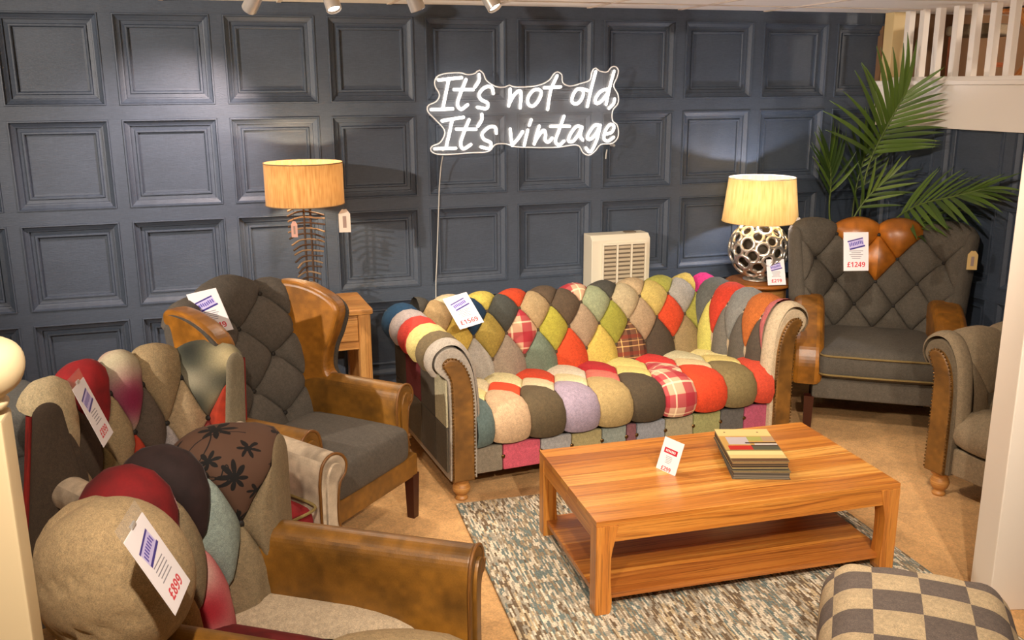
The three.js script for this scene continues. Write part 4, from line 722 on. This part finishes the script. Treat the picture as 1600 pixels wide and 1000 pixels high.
{
  const t = thing('silver_globe_table_lamp', 'table lamp with cream shade and pierced silver globe base', 'lamp', [4.255, 0.746, 0.31]);
  const silver = std({ color: 0xd8d2c6, roughness: 0.3, metalness: 0.85 }), dk = std({ color: 0x3a3020, roughness: 0.6, metalness: 0.3 });
  mesh('lamp_foot', lathe([[0, 0], [0.085, 0], [0.088, 0.01], [0.07, 0.02], [0, 0.022]], 28), silver, t);
  const C = 0.20, R = 0.178, n = 64, ga = Math.PI * (3 - Math.sqrt(5)), rr = rng(8);
  for (let k = 0; k < n; k++) { const y = 1 - 2 * (k + 0.5) / n, q = Math.sqrt(1 - y * y), a = k * ga, nrm = V(q * Math.cos(a), y, q * Math.sin(a)), rad0 = 0.034 + rr() * 0.012; const g = new THREE.TorusGeometry(rad0, 0.012, 6, 14); const m = mesh('ring', g, silver, t); m.position.copy(nrm).multiplyScalar(R * 0.98); m.position.y += C; m.quaternion.setFromUnitVectors(V(0, 0, 1), nrm); }
  mesh('globe_core', new THREE.SphereGeometry(R * 0.80, 24, 16).translate(0, C, 0), dk, t);
  mesh('lamp_neck', new THREE.CylinderGeometry(0.014, 0.02, 0.10, 14).translate(0, 0.40, 0), silver, t);
  const sm = shadeMat([184, 144, 78], [208, 170, 100], [222, 188, 122], 71, 0.22);
  const sh = mesh('lamp_shade', new THREE.CylinderGeometry(0.205, 0.236, 0.27, 56, 1, true).translate(0, 0.515, 0), sm, t);
  mesh('shade_rim', new THREE.TorusGeometry(0.205, 0.003, 6, 56).rotateX(Math.PI / 2).translate(0, 0.65, 0), paint(0xf0e6cc, 0.7), sh); mesh('shade_rim', new THREE.TorusGeometry(0.236, 0.003, 6, 56).rotateX(Math.PI / 2).translate(0, 0.38, 0), paint(0xd8b878, 0.7), sh);
  for (let k = 0; k < 3; k++) mesh('shade_spider', new THREE.CylinderGeometry(0.002, 0.002, 0.205, 6).rotateZ(Math.PI / 2).translate(0.104, 0.63, 0).rotateY(k * 2.094), brass, sh);
  lampLight(t, 0.535, 0xf2f2ff, 1.7, 6);
}
// ---------------------------------------------------------------- neon sign
{
  const t = thing('neon_sign', 'white neon sign reading It’s not old, It’s vintage on the navy wall', 'neon sign', [0, 0, 0]);
  const glow = std({ color: 0xffffff, emissive: 0xfff6ec, emissiveIntensity: 6 });
  const acrylic = phys({ color: 0xffffff, transmission: 0.93, thickness: 0, roughness: 0.08, ior: 1.49 }), edge = phys({ color: 0xf4f4f4, roughness: 0.3 });
  const shp = new THREE.Shape(NEON_BOARD.map(q => new THREE.Vector2(q[0], q[1])));
  mesh('acrylic_board', new THREE.ShapeGeometry(shp).translate(0, 0, 0.05), acrylic, t);
  mesh('board_edge', tube(NEON_BOARD.map(q => [q[0], q[1], 0.05]), 0.004, 240, 6, true), edge, t);
  for (const [name, strokes] of NEON_LETTERS) {
    const gs = strokes.map(s => { const g = [tube(s.map(q => [q[0], q[1], 0.066]), 0.0088, 30, 8)]; for (const q of [s[0], s[s.length - 1]]) g.push(new THREE.SphereGeometry(0.0088, 8, 6).translate(q[0], q[1], 0.066)); return merge(g); });
    mesh('neon_letter_' + (name.length === 1 ? (name === 'I' ? 'capital_i' : name) : name), merge(gs), glow, t);
  }
  for (const [x, y] of [[2.26, 2.0], [3.35, 2.02], [2.28, 1.60], [3.36, 1.60]]) mesh('standoff', new THREE.CylinderGeometry(0.008, 0.008, 0.05, 10).rotateX(Math.PI / 2).translate(x, y, 0.026), chrome, t);
  mesh('power_cable', tube([[2.277, 1.565, 0.048], [2.272, 1.50, 0.02], [2.262, 1.38, 0.008], [2.253, 1.24, 0.009], [2.245, 1.1, 0.008], [2.236, 0.95, 0.009], [2.226, 0.80, 0.008], [2.222, 0.5, 0.008]], 0.004, 60, 6), paint(0xb8b8b4, 0.5), t).userData.label = 'thin pale cable hanging down the wall';
  mesh('cable_end', tube([[3.316, 1.575, 0.045], [3.317, 1.545, 0.03], [3.317, 1.518, 0.026]], 0.004, 10, 6), paint(0xd8d8d4, 0.5), t);
  const l = new THREE.RectAreaLight(0xfff4e8, 1.6, 1.1, 0.45); l.position.set(2.8, 1.80, 0.09); l.lookAt(2.8, 1.80, 3); scene.add(l);
}
// ---------------------------------------------------------------- palm
{
  const t = thing('potted_palm', 'tall green palm behind the wide grey armchair in the corner', 'plant', [4.97, 0, 0.36]);
  const O = V(4.97, 0, 0.36);
  mesh('pot', lathe(smooth2([[0, 0], [0.12, 0], [0.135, 0.02], [0.165, 0.30], [0.175, 0.32], [0.16, 0.325], [0.155, 0.29], [0, 0.285]], 30), 32), std({ color: 0x2c2a28, roughness: 0.6 }), t);
  mesh('soil', new THREE.CircleGeometry(0.155, 28).rotateX(-Math.PI / 2).translate(0, 0.29, 0), std({ color: 0x21170f, roughness: 1 }), t);
  const greens = ['#5f7a2c', '#4c6424', '#748c3a', '#38501e'].map(h => phys({ color: new THREE.Color(h), roughness: 0.5, transmission: 0.25, thickness: 0, side: THREE.DoubleSide }));
  const stemM = std({ color: 0x5a6a32, roughness: 0.6 });
  const leafG = [0.16, 0.3, 0.5].map(bend => { // unit leaflet along +x, folded along its rib, arching down
    const pos = [], idx = [], n = 9;
    for (let k = 0; k <= n; k++) { const s = k / n, w = 0.062 * Math.pow(Math.sin(Math.PI * Math.min(1, 0.12 + 0.88 * s)), 0.7) * (1 - s * 0.35), x = s - bend * 0.12 * s * s, y = -bend * s * s * 0.6; pos.push(x, y + 0.012, -w, x, y, 0, x, y + 0.012, w); }
    for (let k = 0; k < n; k++) for (let c = 0; c < 2; c++) { const a = k * 3 + c; idx.push(a, a + 1, a + 4, a, a + 4, a + 3); }
    const g = new THREE.BufferGeometry(); g.setAttribute('position', new THREE.Float32BufferAttribute(pos, 3)); g.setIndex(idx); g.computeVertexNormals(); return g;
  });
  const r = rng(17);
  function frond(pts, n, len, up, spread, gi, from = 0.45, droop = 1) { // rachis points in the world
    const cv = new THREE.CatmullRomCurve3(pts.map(q => V(...q).sub(O)));
    const f = mesh('frond', new THREE.TubeGeometry(cv, 30, 0.006, 6, false), stemM, t);
    for (let k = 0; k < n; k++) {
      const s = from + (1 - from) * (k + 0.5) / n, side = k % 2 ? 1 : -1, p = cv.getPoint(s), T = cv.getTangent(s), U = V(...up).normalize();
      const B = T.clone().cross(U).normalize().multiplyScalar(side), q = (s - from) / (1 - from), ang = lerp(1.15, 0.25, q) * spread * (0.9 + 0.2 * r());
      const d = T.clone().multiplyScalar(Math.cos(ang)).addScaledVector(B, Math.sin(ang)).addScaledVector(U, 0.15).normalize(); d.z += 0.75 * Math.max(0, d.x); d.normalize();
      let l = len * (0.75 + 0.35 * Math.sin(Math.PI * (0.2 + 0.7 * q))) * (0.9 + 0.2 * r());
      while (O.x + p.x + d.x * l > 5.19 && l > 0.05) l *= 0.93;
      const X = d, Z = X.clone().cross(U.clone().multiplyScalar(0.8).add(V(0, 0.25, 0))).normalize(), Y = Z.clone().cross(X).normalize();
      const m = mesh('leaflet', leafG[Math.min(2, Math.floor(r() * 3 * droop))], greens[(gi + (r() < 0.3 ? 1 : 0)) % 4], f);
      m.position.copy(p); m.quaternion.setFromRotationMatrix(new THREE.Matrix4().makeBasis(X, Y, Z)); m.scale.set(l, l, l * 0.8);
    }
  }
  frond([[4.96, 0.3, 0.36], [4.95, 0.9, 0.38], [4.92, 1.30, 0.42], [4.93, 1.50, 0.46], [4.98, 1.70, 0.52], [5.06, 1.90, 0.56]], 26, 0.42, [-0.1, 0.25, 1], 1.1, 0, 0.62);
  frond([[4.99, 0.3, 0.36], [5.02, 0.8, 0.42], [5.05, 1.10, 0.55], [5.08, 1.24, 0.75], [5.12, 1.32, 1.0], [5.15, 1.38, 1.18]], 28, 0.34, [-0.75, 0.65, 0.15], 0.95, 0, 0.48, 0.8);
  frond([[4.95, 0.3, 0.33], [4.88, 0.8, 0.28], [4.80, 1.15, 0.26], [4.78, 1.35, 0.28], [4.74, 1.5, 0.3]], 14, 0.28, [0, 0.1, 1], 0.55, 3, 0.62);
  frond([[4.98, 0.3, 0.30], [5.0, 0.8, 0.24], [5.03, 1.2, 0.2], [5.06, 1.42, 0.2], [5.10, 1.58, 0.22]], 16, 0.30, [0, 0.1, 1], 0.7, 3, 0.55);
  frond([[4.94, 0.3, 0.38], [4.88, 0.8, 0.40], [4.86, 1.1, 0.42], [4.93, 1.25, 0.45], [5.05, 1.38, 0.48]], 12, 0.24, [0, 0.3, 1], 0.7, 1, 0.6);
  frond([[5.0, 0.3, 0.4], [5.06, 0.8, 0.5], [5.1, 1.05, 0.62], [5.12, 1.15, 0.8]], 14, 0.30, [-0.6, 0.8, 0.1], 0.9, 3, 0.55);
}
// ---------------------------------------------------------------- price cards and tags
function cardTex(price, red, seed) {
  return canvasTex(148, 210, (x, w, h) => {
    const r = rng(seed); x.fillStyle = '#f4eef0'; x.fillRect(0, 0, w, h);
    if (red) { x.fillStyle = '#c01830'; x.fillRect(22, 52, 100, 30); x.fillStyle = '#f8e8e8'; for (let k = 0; k < 7; k++) x.fillRect(34 + k * 11, 60, 7, 14); x.fillStyle = '#8a8a94'; for (let k = 0; k < 5; k++) x.fillRect(45 + r() * 10, 96 + k * 9, 36 + r() * 20, 3); x.fillStyle = '#c8303c'; x.font = 'bold 34px sans-serif'; x.fillText(price, 34, 180); return; }
    x.save(); x.translate(74, 62); x.rotate(-0.22); x.fillStyle = '#cdc4ee'; x.fillRect(-46, -20, 92, 40); x.fillStyle = '#3a2f86'; x.fillRect(-48, -25, 94, 6); x.fillRect(-44, 18, 94, 8); x.fillStyle = '#5b4fae'; for (let k = 0; k < 8; k++) x.fillRect(-40 + k * 10.5, -10 + (r() - 0.5) * 4, 6, 18); x.restore();
    x.fillStyle = '#8c8890'; for (let k = 0; k < 5; k++) { const q = 50 + r() * 34; x.fillRect(74 - q / 2, 100 + k * 10, q, 3); }
    x.fillStyle = '#d8404a'; x.font = 'bold 40px sans-serif'; x.textAlign = 'center'; x.fillText(price, 74, 190);
  });
}
const clearFilm = phys({ color: 0xffffff, transmission: 0.9, thickness: 0, roughness: 0.1 });
function card(c, right, up, size, price, label, o = {}) {
  const X = V(...right).normalize(), Y = V(...up).addScaledVector(X, -V(...up).dot(X)).normalize(), Z = X.clone().cross(Y);
  const t = new THREE.Group(); t.name = numbered('price_card'); scene.add(t); t.userData = { label, category: 'price card' };
  const w = 0.148 * size, h = 0.21 * size;
  t.position.set(...c); t.quaternion.setFromRotationMatrix(new THREE.Matrix4().makeBasis(X, Y, Z));
  mesh('card', box(w, h, 0.0015, 0, 0, 0, 0.0004), paint(0xf2ecec, 0.6), t);
  mesh('print', new THREE.PlaneGeometry(w * 0.99, h * 0.99).translate(0, 0, 0.0014), std({ map: cardTex(price, o.red, o.seed || 5), roughness: 0.55 }), t);
  if (o.sleeve) mesh('plastic_sleeve', new THREE.PlaneGeometry(w * 1.06, h * 0.2).translate(0, h * 0.56, 0), clearFilm, t);
  if (o.sleeve) mesh('clip', box(w * 0.2, h * 0.05, 0.006, 0, h * 0.52, 0.002, 0.002), chrome, t);
  if (o.stand) { const s = mesh('stand', box(w * 0.5, h * 0.75, 0.002, 0, 0, 0, 0.0004), paint(0xe6e0e0, 0.6), t); s.position.set(0, -h * 0.13, -h * 0.16); s.rotation.x = 0.36; }
  return t;
}
card([0.934, 1.040, 1.392], [0.877, 0.237, 0.418], [-0.292, 0.954, 0.072], 0.937, '£1149', 'white price card £1149 on the charcoal wing armchair', { seed: 1 });
card([2.215, 0.791, 0.705], [0.961, 0.146, -0.235], [-0.272, 0.664, -0.697], 1, '£1569', 'white price card on the left end of the patchwork sofa', { seed: 2 });
card([0.565, 0.951, 2.325], [0.101, -0.027, -0.995], [-0.344, 0.937, -0.06], 1, '£899', 'steeply turned price card on the patchwork tub armchair', { seed: 3, sleeve: true });
card([0.816, 0.965, 3.472], [0.2, 0.023, -0.979], [-0.437, 0.897, -0.069], 0.94, '£899', 'price card in a plastic sleeve on the foreground patchwork armchair', { seed: 4, sleeve: true });
card([4.29, 1.076, 1.218], [0.992, -0.028, 0.121], [0.051, 0.979, -0.196], 1, '£1249', 'white price card £1249 on the wide grey wing armchair', { seed: 6 });
card([4.27, 0.83, 0.50], [0.972, 0.017, 0.236], [0.067, 0.938, -0.341], 0.77, '£219', 'small price card leaning on the silver globe lamp', { seed: 7 });
card([2.71, 0.455, 2.18], [0.31, -0.011, 0.951], [0.329, 0.939, -0.097], 0.75, '£299', 'small red and white price card standing on the coffee table', { seed: 8, red: true, stand: true });
function hangTag(c, w, h, col, label, string = 0.03, turn = 0) {
  const t = thing('swing_tag', label, 'tag', c, turn);
  mesh('tag_card', extrude([[-w / 2, -h], [w / 2, -h], [w / 2, -h * 0.2], [w * 0.2, 0], [-w * 0.2, 0], [-w / 2, -h * 0.2]], 0.001, 0), col, t);
  mesh('tag_print', new THREE.PlaneGeometry(w * 0.3, h * 0.5).translate(0, -h * 0.55, 0.0022), std({ color: 0xa08a80, roughness: 0.8 }), t);
  mesh('string', new THREE.CylinderGeometry(0.0014, 0.0014, string, 6).translate(0, string / 2 - 0.006, 0), paint(0x3a3430, 0.8), t);
}
hangTag([1.645, 1.325, 0.40], 0.062, 0.125, paint(0xe6d8c8, 0.7), 'cream swing tag hanging from the right of the drum lamp shade', 0.025, rad(-10));
hangTag([1.375, 1.28, 0.45], 0.032, 0.085, paint(0xd8a898, 0.7), 'small pink tag on a black cord under the drum lamp shade', 0.07, rad(-10));
hangTag([4.40, 1.165, 0.51], 0.034, 0.10, paint(0xd8ccc0, 0.7), 'small tag hanging on the cream lamp shade', 0.02, rad(-20));
hangTag([5.10, 1.03, 1.2], 0.055, 0.11, paint(0xd8b878, 0.7), 'tan swing tag hanging at the right of the wide grey armchair', 0.06, rad(-30));
// ---------------------------------------------------------------- grey seat at the far left
{
  const t = thing('grey_footstool', 'pale grey fabric footstool behind the newel post at far left', 'footstool', [0.0, 0, 1.42], rad(30));
  mesh('seat_cushion', cushion(0.62, 0.2, 0.5, 0.06, 0.02), cloth('#6f6f6a'), t).position.y = 0.64;
  mesh('base', cushion(0.6, 0.46, 0.48, 0.03, 0, 8), cloth('#5c5c58'), t).position.y = 0.33;
  for (const sx of [-1, 1]) for (const sz of [-1, 1]) mesh('leg', taperLeg(0.05, 0.11, 0.8), mahogany, t).position.set(sx * 0.25, 0, sz * 0.18);
}
renderer.render(scene, camera);
